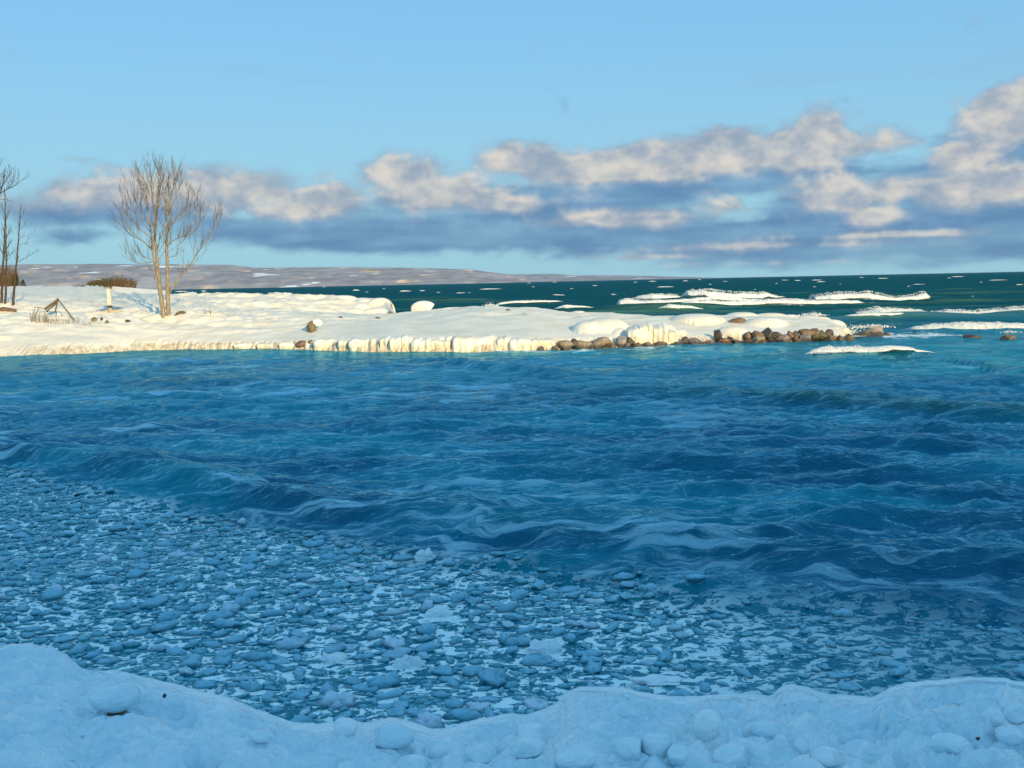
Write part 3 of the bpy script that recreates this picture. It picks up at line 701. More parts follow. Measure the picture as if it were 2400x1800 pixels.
lip = sstep(tm, -.18, 0.0) * (np.arange(len(rows_t))[:, None] < 210)
hum = fbm2(BX * 1.1, BY * 1.5, 4, 50, .5); lump = 1 - np.abs(fbm2(BX * 2.6, BY * 3.4, 3, 52, .45)) * 2.6
right = sstep(BX, -.6, 1.2)
lump2 = np.maximum(0, perlin2(BX * 5.2, BY * 6.5, 58)) * right
inner = 1 - sstep(tm, -.35, -.05)
BZ = BZ + inner * (.13 * hum + (.06 + .05 * right) * lump + .12 * lump2 + .025 * (1 - np.abs(fbm2(BX * 5, BY * 7, 3, 54)) * 2.5)) + (.35 + .65 * inner) * .02 * fbm2(BX * 12, BY * 16, 4, 60)
BZ = np.minimum(BZ, CAMH - (CAMH - ze)[None, :] / be[None, :] * np.minimum(BY, be[None, :]) - .002 - .03 * inner)   # the lip stays the skyline of the bank
LUMPS = []      # shore-ice humps as dents and mounds: (px, py, half width px, height m)
def bump_at(px, py, wpx, h, asp=.8):
    global BZ
    y = float(np.interp(px, bpx, be)); d = ray(px, py)
    p = at_z(px, py, 1.25); r = wpx / F * np.linalg.norm(p - np.array([0, 0, CAMH]))
    q = ((BX - p[0]) / r) ** 2 + ((BY - p[1]) / (r * asp)) ** 2
    BZ = BZ + h * np.where(q < 1, (1 - q) ** 1.2, 0) * inner ** .3
for a in [(250, 1640, 110, .10), (120, 1600, 130, .09), (40, 1560, 90, .08), (620, 1715, 55, .04), (905, 1712, 65, .05), (1030, 1765, 50, .05), (1130, 1775, 60, .05), (480, 1800, 40, .08), (350, 1750, 150, .05),
          (1240, 1720, 60, .05), (1245, 1755, 60, .05), (1350, 1790, 90, .06), (1665, 1690, 45, .11), (1780, 1720, 60, .06), (1720, 1680, -1 or 1, 0), (1880, 1760, 55, .05), (1990, 1700, 45, .05), (2100, 1735, 40, .05), (2250, 1700, 70, .06),
          (2330, 1720, 50, .06), (2290, 1770, 60, .06), (2370, 1700, 40, .05), (2140, 1790, 30, .09), (1950, 1790, 50, .04), (1500, 1700, 60, -.06), (1590, 1740, 40, -.05), (1710, 1705, 28, -.07), (480, 1735, 30, -.04), (1985, 1770, 34, -.05), (110, 1700, 80, -.04)]:
    if a[3]: bump_at(*a)
me = mesh_data('ice_bank', np.stack([BX, BY, BZ], -1).reshape(-1, 3), grid_faces(len(rows_t), NB))
bank = tag(obj('ice_bank', me, SHORE_ICE), kind='structure')
def bank_hit(px, py):
    d = ray(px, py); dd = np.abs(BX[:210] - 0)
    best = None
    for y in np.arange(4.2, 8.5, .01):
        p = np.array([0, 0, CAMH]) + d * (y / d[1])
        j = int(np.clip(np.searchsorted(baz, p[0] / y), 0, NB - 1))
        z = np.interp(y, BY[:210, j], BZ[:210, j])
        if p[2] <= z: return np.array([p[0], y, z])
    return p
# beach, and unseen hill added behind the viewer to keep sun off the bay
gx = np.concatenate([np.linspace(-700, 20, 60), np.linspace(22, 170, 200), np.linspace(175, 800, 50)]); gy = np.concatenate([np.linspace(-420, -165, 12)[:-1], np.linspace(-165, -40, 60), np.linspace(-38, -8, 14), np.linspace(-7, 6.8, 30)])
GXm, GYm = np.meshgrid(gx, gy)
GS = GXm + (160 + GYm) * math.tan(SUN_AZ)
crest = 60.5 + 1.3 * fbm2(GS * .045, GS * 0, 4, 66) + 1.0 * fbm2(GS * .3, GS * 0, 3, 67)
crest = crest - 9.0 * np.exp(-((GS - 119) / 13) ** 2)  # crest lowered here to let sun reach the right of the bay
low = np.interp(gy, [-40, -8, -3, 0, 3, 4.5, 5.6, 6.3, 6.8], [4, 2.5, 2.42, 2.38, 1.75, 1.25, .95, .3, -.8])
up_ = np.clip((-gy - 45) / 115, 0, 1) ** 1.2
zz = low[:, None] * (1 - up_[:, None]) + crest * up_[:, None] + 1.2 * fbm2(GXm * .06, GYm * .06, 3, 68) * sstep(-GYm, 4, 40) * (1 - up_[:, None])
zz = zz - .12 * (GYm > 1)
me = mesh_data('shore_and_shade_hill', np.stack([GXm, GYm, zz], -1).reshape(-1, 3), grid_faces(len(gy), len(gx)))
tag(obj('shore_and_shade_hill', me, SNOW_CAP), kind='structure')

# ------------------------------------------------------------------ boulders
def stone_mesh(seed, sub=3, planes=12, flat=.75, rough=.10):
    r = np.random.default_rng(seed); V = ICO[sub][0].copy()
    for _ in range(planes):
        n = r.normal(size=3); n /= np.linalg.norm(n); lim = r.uniform(.50, .82)
        ex = np.maximum(V @ n - lim, 0); V -= (ex * .96)[:, None] * n
    V *= (1 + rough * fbm3(V * 1.6 + seed * 3.1, 4, seed))[:, None]
    V /= np.abs(V).max(0)
    return V
def boulder(px, py, wp, hp, mat, label, group, y=None, sub=3, name='boulder', cap=None, seed=None, cat='boulder', sink=.25, zref=0.0):
    seed = seed or int(px * 7 + py * 3)
    if y is None: p = at_z(px, py + hp * .5, zref); y = p[1] + .3
    s = y / F; c = at_depth(px, py, y); r = np.random.default_rng(seed)
    V = stone_mesh(seed, sub) * np.array([wp * s * .60, wp * s * .60 * r.uniform(.7, 1.0), hp * s * .56 + sink * .5])
    V[:, 2] -= sink * .5
    a = r.uniform(-.12, .12); V = V @ np.array([[math.cos(a), 0, math.sin(a)], [0, 1, 0], [-math.sin(a), 0, math.cos(a)]])
    o = obj(name, mesh_data(name, V, ICO[sub][1]), ROCK[mat], loc=c)
    tag(o, label, cat, group)
    return o
# px, py, width, height, stone colour, depth behind the waterline
PILE = [(1267, 814, 13, 10, 'pinkish'), (1302, 814, 14, 9, 'tan'), (1324, 808, 37, 19, 'tan'), (1366, 808, 39, 19, 'tan'), (1391, 811, 27, 14, 'pinkish'), (1412, 797, 50, 24, 'tan'), (1411, 813, 38, 11, 'tan'), (1435, 808, 21, 13, 'tan'),
        (1457, 799, 25, 21, 'grey'), (1468, 810, 32, 17, 'pinkish'), (1494, 806, 22, 12, 'brown'), (1514, 807, 36, 11, 'tan'), (1549, 806, 30, 11, 'brown'), (1585, 806, 30, 10, 'olive'), (1629, 799, 38, 19, 'pinkish'), (1662, 800, 28, 13, 'pinkish'), (1606, 798, 20, 18, 'dark'),
        (1692, 802, 48, 18, 'rusty'), (1733, 804, 40, 13, 'olive'), (1771, 796, 42, 22, 'tan'), (1774, 781, 30, 15, 'brown'), (1800, 779, 32, 22, 'dark'), (1809, 798, 30, 18, 'dark'), (1833, 794, 32, 22, 'pinkish'), (1852, 783, 20, 16, 'brown'), (1846, 800, 20, 12, 'rusty'),  # one dark stone here stands in for the shade of a cavity
        (1870, 796, 24, 14, 'brown'), (1891, 791, 30, 18, 'grey'), (1893, 778, 36, 13, 'brown'), (1921, 784, 38, 24, 'olive'), (1930, 796, 26, 15, 'dark'), (1950, 790, 25, 22, 'brown'), (1970, 793, 24, 15, 'brown'), (1991, 789, 24, 16, 'olive'),
        (1682, 783, 16, 18, 'dark'), (1755, 801, 20, 14, 'brown'), (1905, 800, 24, 10, 'dark'), (1960, 799, 22, 8, 'dark')]
PILE += [(1752, 783, 26, 16, 'brown'), (1818, 786, 30, 16, 'dark'), (1866, 783, 28, 16, 'dark'), (1908, 778, 30, 15, 'brown'), (1940, 780, 26, 15, 'dark'), (1877, 801, 22, 9, 'grey'), (1790, 802, 26, 10, 'grey'), (1647, 805, 24, 9, 'brown'), (1712, 796, 20, 14, 'dark'), (1478, 797, 18, 14, 'dark'), (1345, 800, 16, 12, 'dark')]
PILE.sort(key=lambda a: a[0])
names = {'tan': 'sunlit tan', 'pinkish': 'pinkish grey', 'grey': 'light grey', 'brown': 'brown', 'olive': 'olive brown', 'dark': 'dark wet', 'rusty': 'rust-coloured'}
ordw = ['first', 'second', 'third', 'fourth', 'fifth', 'sixth', 'seventh', 'eighth', 'ninth', 'tenth', 'eleventh', 'twelfth', 'thirteenth', 'fourteenth']
cnt = {}
for (px, py, wp, hp, c) in PILE:
    k = cnt[c] = cnt.get(c, 0) + 1
    ax = ray(px, 800)[0] / ray(px, 800)[1]
    j = int(np.argmin(np.abs(sa - ax))); dw = GD[np.argmax(GZ[:, j] > 0.02), j]
    back = max(0.0, (806 - (py + hp * .5))) * .022
    boulder(px, py, wp, hp, c, '%s boulder at the spit\'s foot, %s %s one from the left' % (names[c], ordw[k - 1], names[c]), 'boulders along the waterline of the spit', y=dw - .25 + back + .1 * (hp > 15), sink=.35)
boulder(2039, 780, 64, 31, 'grey', 'large rounded grey boulder standing off the tip of the spit', 'boulders off the tip of the spit', y=67, sink=.6, sub=4)
boulder(2044, 792, 50, 14, 'rusty', 'flat rusty-red rock in front of the large outer boulder', 'boulders off the tip of the spit', y=65.2, sink=.3)
boulder(2015, 795, 26, 10, 'brown', 'small brown rock left of the large outer boulder at the waterline', 'boulders off the tip of the spit', y=64.8, sink=.3)
boulder(2075, 785, 20, 15, 'brown', 'small brown rock leaning on the right side of the large outer boulder', 'boulders off the tip of the spit', y=66.6, sink=.3)
boulder(2146, 778, 20, 8, 'dark', 'small dark rock awash in foam right of the outer boulder', 'rocks awash in the open lake', sink=.5)
boulder(2281, 787, 42, 12, 'brown', 'low brown rock awash in open water, left of the rightmost rock', 'rocks awash in the open lake', sink=.6)
boulder(2363, 791, 36, 13, 'tan', 'rounded rock with breaking spray at the right edge of the picture', 'rocks awash in the open lake', sink=.6)
boulder(731, 767, 24, 28, 'olive', 'single olive-brown boulder half buried in the snow slope', 'stones poking through the snow', y=hit(731, 779)[1] + .1, sink=.1)
for (px, py, wp, hp, c, lab) in [(221, 750, 12, 13, 'olive', 'small olive stone in a hollow below the left snow hump'), (238, 750, 6, 13, 'dark', 'narrow dark stone beside the snow hump under the post'), (251, 755, 11, 10, 'olive', 'square olive stone below the pale post'),
                                 (300, 753, 14, 8, 'dark', 'small dark stone between the post and the bare tree'), (14, 724, 40, 9, 'brown', 'flat brown rock under the snow edge at the left picture border'), (1727, 752, 44, 14, 'brown', 'dark brown rock showing in a snow hollow near the end of the spit'),
                                 (707, 805, 24, 14, 'brown', 'dark brown rock in the ice edge, left one of a pair'), (726, 803, 17, 13, 'brown', 'dark brown rock in the ice edge, right one of a pair'), (885, 745, 14, 6, 'olive', 'tiny dark stone tip on top of the spit below the ice lumps'),
                                 (1192, 727, 12, 5, 'dark', 'tiny dark stone on the crest of the spit'), (918, 733, 16, 5, 'brown', 'dark rock under the right end of the rear ice lumps'), (798, 744, 9, 5, 'dark', 'smallest dark stone above the half-buried olive boulder')]:
    p = hit(px, py + hp * .3)
    boulder(px, py, wp, hp, c, lab, 'stones poking through the snow', y=(p[1] if p is not None else 66) + .12, sink=.15, sub=2)
# snow-covered boulders that stand clear
def snow_lump(px, py, wp, hp, y, label, seed):
    V = stone_mesh(seed, 3, 3, rough=.05) * np.array([wp, wp * .8, hp]) * (y / F * .5)
    o = obj('snow_covered_boulder', mesh_data('snow_covered_boulder', V, ICO[3][1]), SNOW_CAP, loc=at_depth(px, py, y)); tag(o, label, 'snow lump', 'snow-covered boulders')
snow_lump(993, 724, 60, 38, 81, 'round snow-covered boulder on the crest behind the spit', 5)
snow_lump(742, 757, 28, 18, hit(731, 779)[1] + .35, 'small snow cap resting on the half-buried olive boulder', 8)
snow_lump(745, 799, 18, 14, 64.4, 'small snow lump beside the pair of rocks in the ice edge', 9)
snow_lump(1850, 727 + 20, 60, 20, 73, 'broad smooth snow pillow at the back of the spit end', 12)

# blocks of ledge ice along the waterline
BLOCKS = [(545, 600, 806, 816), (600, 652, 806, 817), (652, 694, 804, 817), (734, 791, 795, 818), (792, 815, 800, 818), (815, 866, 797, 819), (889, 911, 792, 819), (912, 939, 790, 820), (940, 963, 792, 821), (964, 985, 793, 821), (986, 1007, 794, 821), (1008, 1060, 796, 821),
          (1062, 1108, 794, 822), (1110, 1163, 793, 822), (1165, 1194, 794, 821), (1196, 1243, 792, 822), (1245, 1262, 795, 819), (1263, 1300, 794, 818), (1474, 1500, 768, 806), (1501, 1531, 765, 806), (1532, 1566, 764, 806), (1568, 1588, 780, 806)]
for (x0, x1, y0, y1) in BLOCKS:
    ax = ray((x0 + x1) / 2, 805)[0] / ray((x0 + x1) / 2, 805)[1]; j = int(np.argmin(np.abs(sa - ax)))
    d = GD[np.argmax(GZ[:, j] > 0.02), j] - .15
    A_, B_ = at_depth(x0, y1, d), at_depth(x1, y0, d); s = int(x0)
    wx, hz = (B_[0] - A_[0]) * .53 + .04, (B_[2] - A_[2]) * (.5 + .12 * math.sin(s * 1.7)) + .12; r_off = .16 * math.sin(s * 2.3)
    nu, nv = 22, 16
    v, u = np.meshgrid(np.linspace(-1, 1, nv), np.linspace(-1, 1, nu), indexing='ij'); au, vp, vm = np.abs(u), np.maximum(v, 0), np.maximum(-v, 0)
    x = wx * np.sign(u) * au ** .9; z = hz * v - .12 * au ** 4 * vp + .12 * vp * perlin2(x * 1.4 + s, x * 0, s + 5)
    fl_ = .06 * perlin2(x * 6 + s, z * .8, s) + .07 * perlin2(x * 2.2 + s, z * 2 + 3, s + 1) - .05 * vm * (1 + perlin2(x * 9, 0 * z, s + 2))
    V = np.stack([x, .40 * au ** 12 + .9 * vp ** 6 - 1.5 * fl_ + .10 * vm + r_off + .16, z], -1).reshape(-1, 3)
    o = obj('ice_block', mesh_data('ice_block', V, grid_faces(nv, nu)), ICE_FACE, parent=spit, loc=((A_[0] + B_[0]) / 2, d, (A_[2] + B_[2]) / 2 - .04))

# ------------------------------------------------------------------ breakers, whitecaps, spray
def foam_roll(name, W3, h, seed, nv=22, du=None, blobs=46, label=None, cat='wave', group=None):
    seg = np.concatenate([[0], np.cumsum(np.linalg.norm(np.diff(W3[:, :2], axis=0), axis=1))]); L = seg[-1]
    n = int(max(14, min(420, L / (du or .16)))); s = np.linspace(0, L, n)
    cx, cy, hh = np.interp(s, seg, W3[:, 0]), np.interp(s, seg, W3[:, 1]), np.interp(s, seg, h)
    hh = hh * .74 * (1 + (.26 * fbm2(s / max(.4, h.max()) * .7, s * 0, 4, seed)))
    hh = hh * np.clip(np.minimum(s, L - s) / (3.2 * h.max()) + .05, 0, 1) ** .9; cy = cy + .35 * hh * fbm2(s / max(.3, h.max()) * .45, s * 0 + 5, 3, seed + 2)
    an = np.linspace(0, math.pi, nv)
    ca, sa_ = np.cos(an)[:, None], np.sin(an)[:, None]
    wid = np.where(ca > 0, 1.55, 1.7) * hh[None, :]
    Xg = np.repeat(cx[None, :], nv, 0); Yg = cy[None, :] + .9 * hh[None, :] - ca * wid; Zg = np.abs(sa_) ** 1.15 * hh[None, :] * .85
    P3 = np.stack([Xg, Yg, Zg], -1) / max(.15, h.max())
    nn = fbm3(P3 * [1.6, 2.6, 3.2], 4, seed, .62); nn2 = 1 - 2 * np.abs(fbm3(P3 * 3.4 + 9, 3, seed + 3))
    amp = hh[None, :] * (.20 * nn + .16 * nn2)
    Yg = Yg - ca * amp * 1.2; Zg = Zg + sa_ * amp
    x0, y0 = cx.mean(), cy.mean()
    bz = np.maximum(-.1, lake_h(cx, cy, np.full(n, .3))[0]) if W3[:, 1].max() < 320 else np.zeros(n)
    Zg = Zg + bz[None, :] * 1.0 - .02 - .06 * h.max()
    rr = np.random.default_rng(seed + 1); nb = int(np.clip(L / max(.12, hh.mean()) * blobs, 24, 3200)); V0, F0 = ICO[0]
    sb = rr.uniform(0, L, nb); bx, by, bh, bb = np.interp(sb, s, cx), np.interp(sb, s, cy), np.interp(sb, s, hh), np.interp(sb, s, bz)
    ab = math.pi * rr.beta(1.6, 2.0, nb) * .85; tum = 1 + .16 * perlin2(sb / max(.2, hh.mean()) * .8, sb * 0, seed + 4)
    yb = by + .9 * bh - np.cos(ab) * np.where(ab < math.pi / 2, 1.55, 1.7) * bh * 1.05; zb = np.sin(ab) ** 1.15 * bh * tum * .90 + np.maximum(bb * .95, lake_h(bx, yb, np.full(nb, .3))[0] if W3[:, 1].max() < 320 else 0) - .05
    up = rr.random(nb) < .10; zb = zb + up * np.abs(rr.normal(0, .13, nb)) * bh; rb = bh * rr.uniform(.03, .085, nb) * np.where(up, .55, 1) * (.6 + .5 * np.sin(ab))
    Vb = V0[None] * (rb[:, None, None] * rr.uniform(.7, 1.3, (nb, 1, 3)) * [1.25, 1, .85]) + np.stack([bx - x0, yb - y0, zb], -1)[:, None, :]
    Vg = np.stack([Xg - x0, Yg - y0, Zg], -1).reshape(-1, 3)
    Fb = (F0[None] + (np.arange(nb) * len(V0))[:, None, None]).reshape(-1, 3) + len(Vg)
    o = obj(name, mesh_data(name, np.concatenate([Vg, Vb.reshape(-1, 3)]), [grid_faces(nv, n), Fb]), FOAM, loc=(x0, y0, 0))
    tag(o, label, cat, group); return o
for i, (lab, pts) in enumerate(BREAKERS):
    W3, h = breaker_line(pts); foam_roll('breaking_wave', W3, h, 300 + i * 7, label=lab, group='breaking waves round the spit')
# whitecaps scattered on the open lake
CAPS = [(2340, 656, 52, 3), (2070, 652, 30, 3), (2155, 666, 40, 3), (1925, 660, 26, 3), (1870, 657, 20, 3), (1840, 656, 20, 2), (1910, 672, 16, 4), (2358, 678, 24, 3), (2340, 700, 40, 7), (2212, 691, 18, 5), (2245, 648, 34, 3), (2225, 651, 12, 2), (1560, 672, 48, 4), (1607, 658, 18, 3), (1530, 659, 22, 3), (1395, 669, 16, 3), (1490, 661, 12, 2),
        (1665, 666, 12, 3), (1700, 659, 16, 2), (1770, 678, 10, 3), (1915, 656, 30, 3), (1310, 691, 34, 3), (1350, 705, 20, 3), (1150, 677, 60, 4), (950, 682, 36, 5), (835, 680, 24, 6), (990, 681, 20, 4), (1028, 685, 14, 3), (1080, 686, 26, 3), (1100, 685, 10, 2), (860, 684, 12, 2), (672, 688, 42, 8), (635, 687, 24, 4), (752, 690, 14, 3),
        (540, 675, 34, 4), (580, 674, 18, 3), (478, 682, 18, 5), (478, 687, 16, 5), (425, 683, 36, 4), (412, 677, 44, 3), (680, 668, 16, 2), (1240, 663, 12, 2), (1300, 661, 14, 2), (1420, 656, 14, 2), (1640, 655, 12, 2), (2020, 650, 14, 2), (2300, 661, 10, 3), (2130, 672, 10, 3), (1970, 665, 8, 3), (1250, 672, 10, 3), (1340, 676, 12, 2), (1440, 690, 20, 3), (560, 690, 20, 2), (760, 672, 10, 2), (900, 676, 10, 2),
        (1820, 640 + 24, 10, 3), (2390, 669, 20, 3), (2280, 694, 14, 3), (2050, 684, 14, 2), (1480, 680, 10, 2)]
REFS = [(430, 'beside the bare tree'), (640, 'above the rear snow ridge'), (880, 'above the rear ice lumps'), (1120, 'above the crest of the spit'), (1370, 'left of the surf rows'), (1620, 'above the surf rows'), (1900, 'above the tip of the spit'), (2130, 'above the outer boulder'), (2340, 'near the right border')]
CN = {}; CAPS.sort()
for i, (px, py, wp, hp) in enumerate(CAPS):
    fx = np.linspace(-.5, .5, 9); P_ = [(px + f * wp, py + .6 - f * .02 * wp, hp * 1.25 * (1 - (2 * f) ** 2) * (1.1 if f < 0 else .8) + .3) for f in fx]
    W3 = np.array([at_z(a, b, 0.0) for a, b, c in P_]); h = np.array([c for a, b, c in P_]) * W3[:, 1] / F * .42
    ri = int(np.argmin([abs(px - r_[0]) for r_ in REFS])); CN[ri] = CN.get(ri, 0) + 1
    foam_roll('whitecap', W3, h, 600 + i, nv=8, du=1.2, label='white crest out on the lake, %s from the left %s' % (ordw[CN[ri] - 1], REFS[ri][1]), group='whitecaps on the open lake')
# spray thrown up by the rocks: clusters of droplets too small to count
def spray(px, py, wp, hp, y, n, label, seed):
    r = np.random.default_rng(seed); s = y / F; base = at_depth(px, py, y); Vt, Ft = ICO[1]; Vs, Fs = [], []
    for i in range(n):
        u = r.normal(0, .33); v = abs(r.normal(0, .42)) * (1 - min(1, abs(u)) ** 1.5 * .8)
        q = np.array([u * wp * s, r.normal(0, .25), v * hp * s]); rad = r.uniform(.012, .05) * (1.3 - min(1, v)) * (y / 66)
        Vs.append(Vt * rad * r.uniform(.6, 1.4, 3) + q); Fs.append(Ft + len(Vt) * i)
    o = obj('spray', mesh_data('spray', np.concatenate(Vs), np.concatenate(Fs)), FOAM, loc=base); tag(o, label, 'spray', 'spray over the rocks', 'stuff')
spray(1992, 790, 46, 34, 67.6, 420, 'white spray bursting left of the large outer boulder', 1)
spray(2040, 768, 60, 10, 68.0, 320, 'spray fringe along the top of the large outer boulder', 2)
spray(2368, 785, 34, 14, 66.5, 260, 'spray breaking over the rightmost rock', 3)
spray(1150, 722, 26, 14, 79, 260, 'spray puff behind the crest of the spit', 4)
spray(1905, 740, 40, 10, 72.5, 220, 'thin spray behind the last snow pillows', 5)

# ------------------------------------------------------------------ bare trees
def smooth_path(P, n):
    P = np.asarray(P, float); s = np.concatenate([[0], np.cumsum(np.linalg.norm(np.diff(P, axis=0), axis=1))])
    t_ = np.linspace(0, s[-1], n); Q = np.stack([np.interp(t_, s, P[:, k]) for k in range(3)], -1)
    for _ in range(2): Q[1:-1] = (Q[:-2] + 2 * Q[1:-1] + Q[2:]) / 4
    return Q
def traced_tree(name, label, base, y, trunks, limbs, bark, twigmat, seed, twig_len, ntw, rtip=.008, lean=None, group=None, updraft=1.0, spread=1.0, kids=(2, 4)):
    """trunks and limbs: ([(px, py) ...], base radius px, tip radius px, depth drift m); twigs grow upward from all of them"""
    r = np.random.default_rng(seed); s = y / F
    o = empty(name, base); inv = -np.array(base, float); tag(o, label, 'tree', group)
    tw = Tubes(3); paths = []
    for kind, lst in (('trunk', trunks), ('limb', limbs)):
        for (pts, r0, r1, dd) in lst:
            n = len(pts); P3 = np.array([at_depth(px, py, y + dd * (i / max(1, n - 1)) ** 1.2) for i, (px, py) in enumerate(pts)])
            Q = smooth_path(P3, max(8, 4 * n)); Q[1:-1] += r.normal(0, .012, Q[1:-1].shape)
            rad = (np.linspace(1, 0, len(Q)) ** 1.05 * (r0 - r1) + r1) * s * (.60 if kind == 'trunk' else .56)
            if kind == 'trunk': rad = rad * (1 + .06 * perlin2(np.arange(len(Q)) * .7, np.zeros(len(Q)), seed))
            tb = Tubes(10 if kind == 'trunk' else 6); tb.add(Q + inv, rad); part = obj(kind, tb.mesh(kind), bark, o if kind == 'trunk' else main)
            if kind == 'trunk' and not paths: main = part
            paths.append((Q, rad, kind))
    def grow(p, d, L, r0, depth):
        n = 6; pts = [p]; q = p.copy(); dv = d / np.linalg.norm(d)
        for i in range(n):
            dv = dv + np.array([0, 0, .16 * updraft]) + r.normal(0, .045, 3); dv /= np.linalg.norm(dv); q = q + dv * L / n; pts.append(q)
        tw.add(np.array(pts) + inv, np.linspace(r0, rtip * .5, n + 1))
        if depth > 0:
            for k in range(r.integers(*kids)):
                i = r.integers(2, n); side = r.normal(0, 1, 3); side[2] = abs(side[2]) * .5
                grow(pts[i], dv * 1.0 + side * .42, L * r.uniform(.3, .6), r0 * .6, depth - 1)
    for Q, rad, kind in paths:
        L = np.linalg.norm(np.diff(Q, axis=0), axis=1).sum()
        m_ = int(ntw * L * (.6 if kind == 'trunk' else 1))
        for _ in range(m_):
            f = r.uniform(.42 if kind == 'trunk' else .22, 1.0); i = int(f * (len(Q) - 1)); i = min(i, len(Q) - 2)
            T = Q[i + 1] - Q[i]; T /= np.linalg.norm(T) + 1e-9
            side = r.normal(0, 1, 3); side -= T * (side @ T); side /= np.linalg.norm(side)
            d = T * .75 + side * r.uniform(.35, .95) * spread + np.array([0, 0, .30 * updraft])
            grow(Q[i], d, twig_len * r.uniform(.45, 1.15) * (1.15 - .5 * f), max(rtip * 1.3, rad[i] * .34), 1)
    obj('twigs', tw.mesh('twigs'), twigmat, o)['kind'] = 'stuff'
    return o
tb = hit(388, 742); ty = tb[1]
TR = [([(384, 748), (381, 722), (376, 689), (374, 669), (372, 650), (369, 623), (367, 600), (365, 576), (363, 562), (364, 529), (367.5, 503), (370, 476), (372, 456), (373, 423), (367, 383)], 9.5, .6, .3),
      ([(395, 748), (393.5, 709), (393, 683), (392.6, 643), (392.6, 616), (390.6, 590), (390, 565), (392, 542), (389, 526), (391, 503), (394, 476), (395, 436), (394.6, 378)], 9.0, .6, -.2)]
LB = [([(396, 690), (409, 667), (426, 643), (442, 626), (453, 612), (462, 592), (473, 579), (490, 558), (498, 544), (508, 520), (514, 489)], 4.2, .5, -1.2), ([(498, 544), (505, 530), (520, 516), (528, 508)], 1.2, .4, -.3),
      ([(371, 652), (366, 634), (361, 616), (358, 596), (358, 576), (354, 540), (348, 493), (344, 465), (337.6, 436), (328, 410), (324, 394)], 5.0, .5, -.8),
      ([(353, 580), (330, 562), (314, 555), (299, 544), (282, 526), (276, 518)], 2.2, .4, .8), ([(354, 584), (336, 565), (310, 546), (302, 533), (295, 513), (284.6, 500)], 2.2, .4, -1.0),
      ([(357, 560), (327, 536), (320, 524), (307, 509), (296.5, 501), (287, 489), (284.6, 463), (282, 452)], 2.4, .4, -.5), ([(354, 545), (339, 526), (320, 503), (311, 487), (303, 467), (299, 446)], 2.0, .4, 1.0),
      ([(352, 532), (332, 503), (324, 488), (315, 463), (310, 444), (304, 420)], 2.2, .4, .5), ([(349, 500), (336, 460), (323, 432), (316, 408)], 2.0, .4, -1.1), ([(363, 520), (356, 450), (349.6, 426), (344, 392)], 2.2, .4, .9),
      ([(363, 510), (357, 450), (353, 400), (351, 380)], 2.2, .4, -.4), ([(367, 536), (371, 471), (377, 430), (378, 392)], 2.4, .4, .6), ([(391, 505), (383, 452), (376, 410), (373, 380)], 2.2, .4, -.6),
      ([(391, 505), (413, 460), (422, 434), (426, 400)], 2.2, .4, .5), ([(394, 485), (406, 444), (411, 390)], 2.0, .4, -.8), ([(391, 495), (402, 470), (407, 430), (404, 388)], 2.0, .4, .9),
      ([(391, 532), (416, 516), (429, 509), (445, 489), (454, 480), (457, 452)], 2.2, .4, -.8), ([(391, 528), (415, 507), (429, 495), (438, 476), (442, 438)], 2.2, .4, .8),
      ([(391, 576), (410, 561), (425, 554), (442, 554), (455, 537), (467, 522), (470, 500)], 2.2, .4, .4), ([(425, 554), (436, 541), (452, 526), (461, 505), (462, 470)], 1.6, .4, .8), ([(455, 537), (470, 528), (475, 500), (473, 478)], 1.2, .35, .2),
      ([(357, 609), (341, 603), (326, 598), (308, 593)], 1.8, .35, -.9), ([(357, 614), (335, 617), (318, 617), (308, 612), (298, 600), (286, 584)], 1.6, .35, .7), ([(310, 614), (306, 598), (303, 584)], 1.0, .3, .2), ([(392, 604), (403, 601), (414, 600)], 1.6, .6, -.4),
      ([(370, 612), (378, 600), (386, 590), (391, 582)], 2.0, 1.0, .2), ([(372, 590), (381, 575), (386, 560)], 1.6, .4, -.4), ([(392, 590), (403, 585), (418, 575), (432, 562)], 1.4, .3, -.5), ([(361, 640), (352, 634), (345, 632)], 1.6, .4, -.3), ([(364, 662), (360, 650), (361, 636)], 2.0, .6, -.3)]
traced_tree('bare_tree', 'tall bare twin-trunked tree standing on the snowy spit', tb, ty, TR, LB, BARK, TWIG, 3, 1.7, 3.9, rtip=.0095, updraft=.95, spread=1.1, kids=(3, 6))
# slim dark trees at the left border
LT = hit(30, 716); LTy = LT[1]
p1 = hit(4, 710); p2 = hit(13, 711)
traced_tree('slender_tree', 'slim dark bare trunk leaning right, rightmost of the trees at the left border', LT, LTy, [([(30, 719), (33, 680), (37, 633), (40, 600), (43, 570), (46, 518), (49, 478)], 5.0, .9, .2)],
            [([(40, 614), (61, 604), (82, 591), (96, 581)], 1.3, .3, .3), ([(42, 576), (55, 571), (68, 566)], .8, .25, -.3), ([(45, 540), (56, 528), (64, 520)], .7, .25, .3), ([(46, 512), (56, 500), (62, 494)], .6, .25, -.2), ([(43, 560), (60, 552), (75, 548)], .6, .2, .4)], BARK_DARK, BARK_DARK, 11, .7, 2.4, rtip=.008, updraft=.6, group='slim trees at the left border')
traced_tree('slender_tree', 'slim dark bare tree at the very left picture border with forked branches', p1, p1[1], [([(3, 713), (6, 650), (8.4, 602), (10, 560), (11.6, 518), (12.6, 471), (10, 440)], 5.4, 1.0, .2)],
            [([(11, 520), (18, 505), (24, 492)], 1.0, .3, .2), ([(12, 560), (20, 545), (26, 533)], .9, .3, -.2), ([(10, 600), (2, 585), (-4, 570)], 1.0, .3, .2), ([(11, 500), (4, 480), (-2, 470)], 1.0, .3, -.2)], BARK_DARK, BARK_DARK, 12, .9, 3.6, rtip=.008, group='slim trees at the left border')
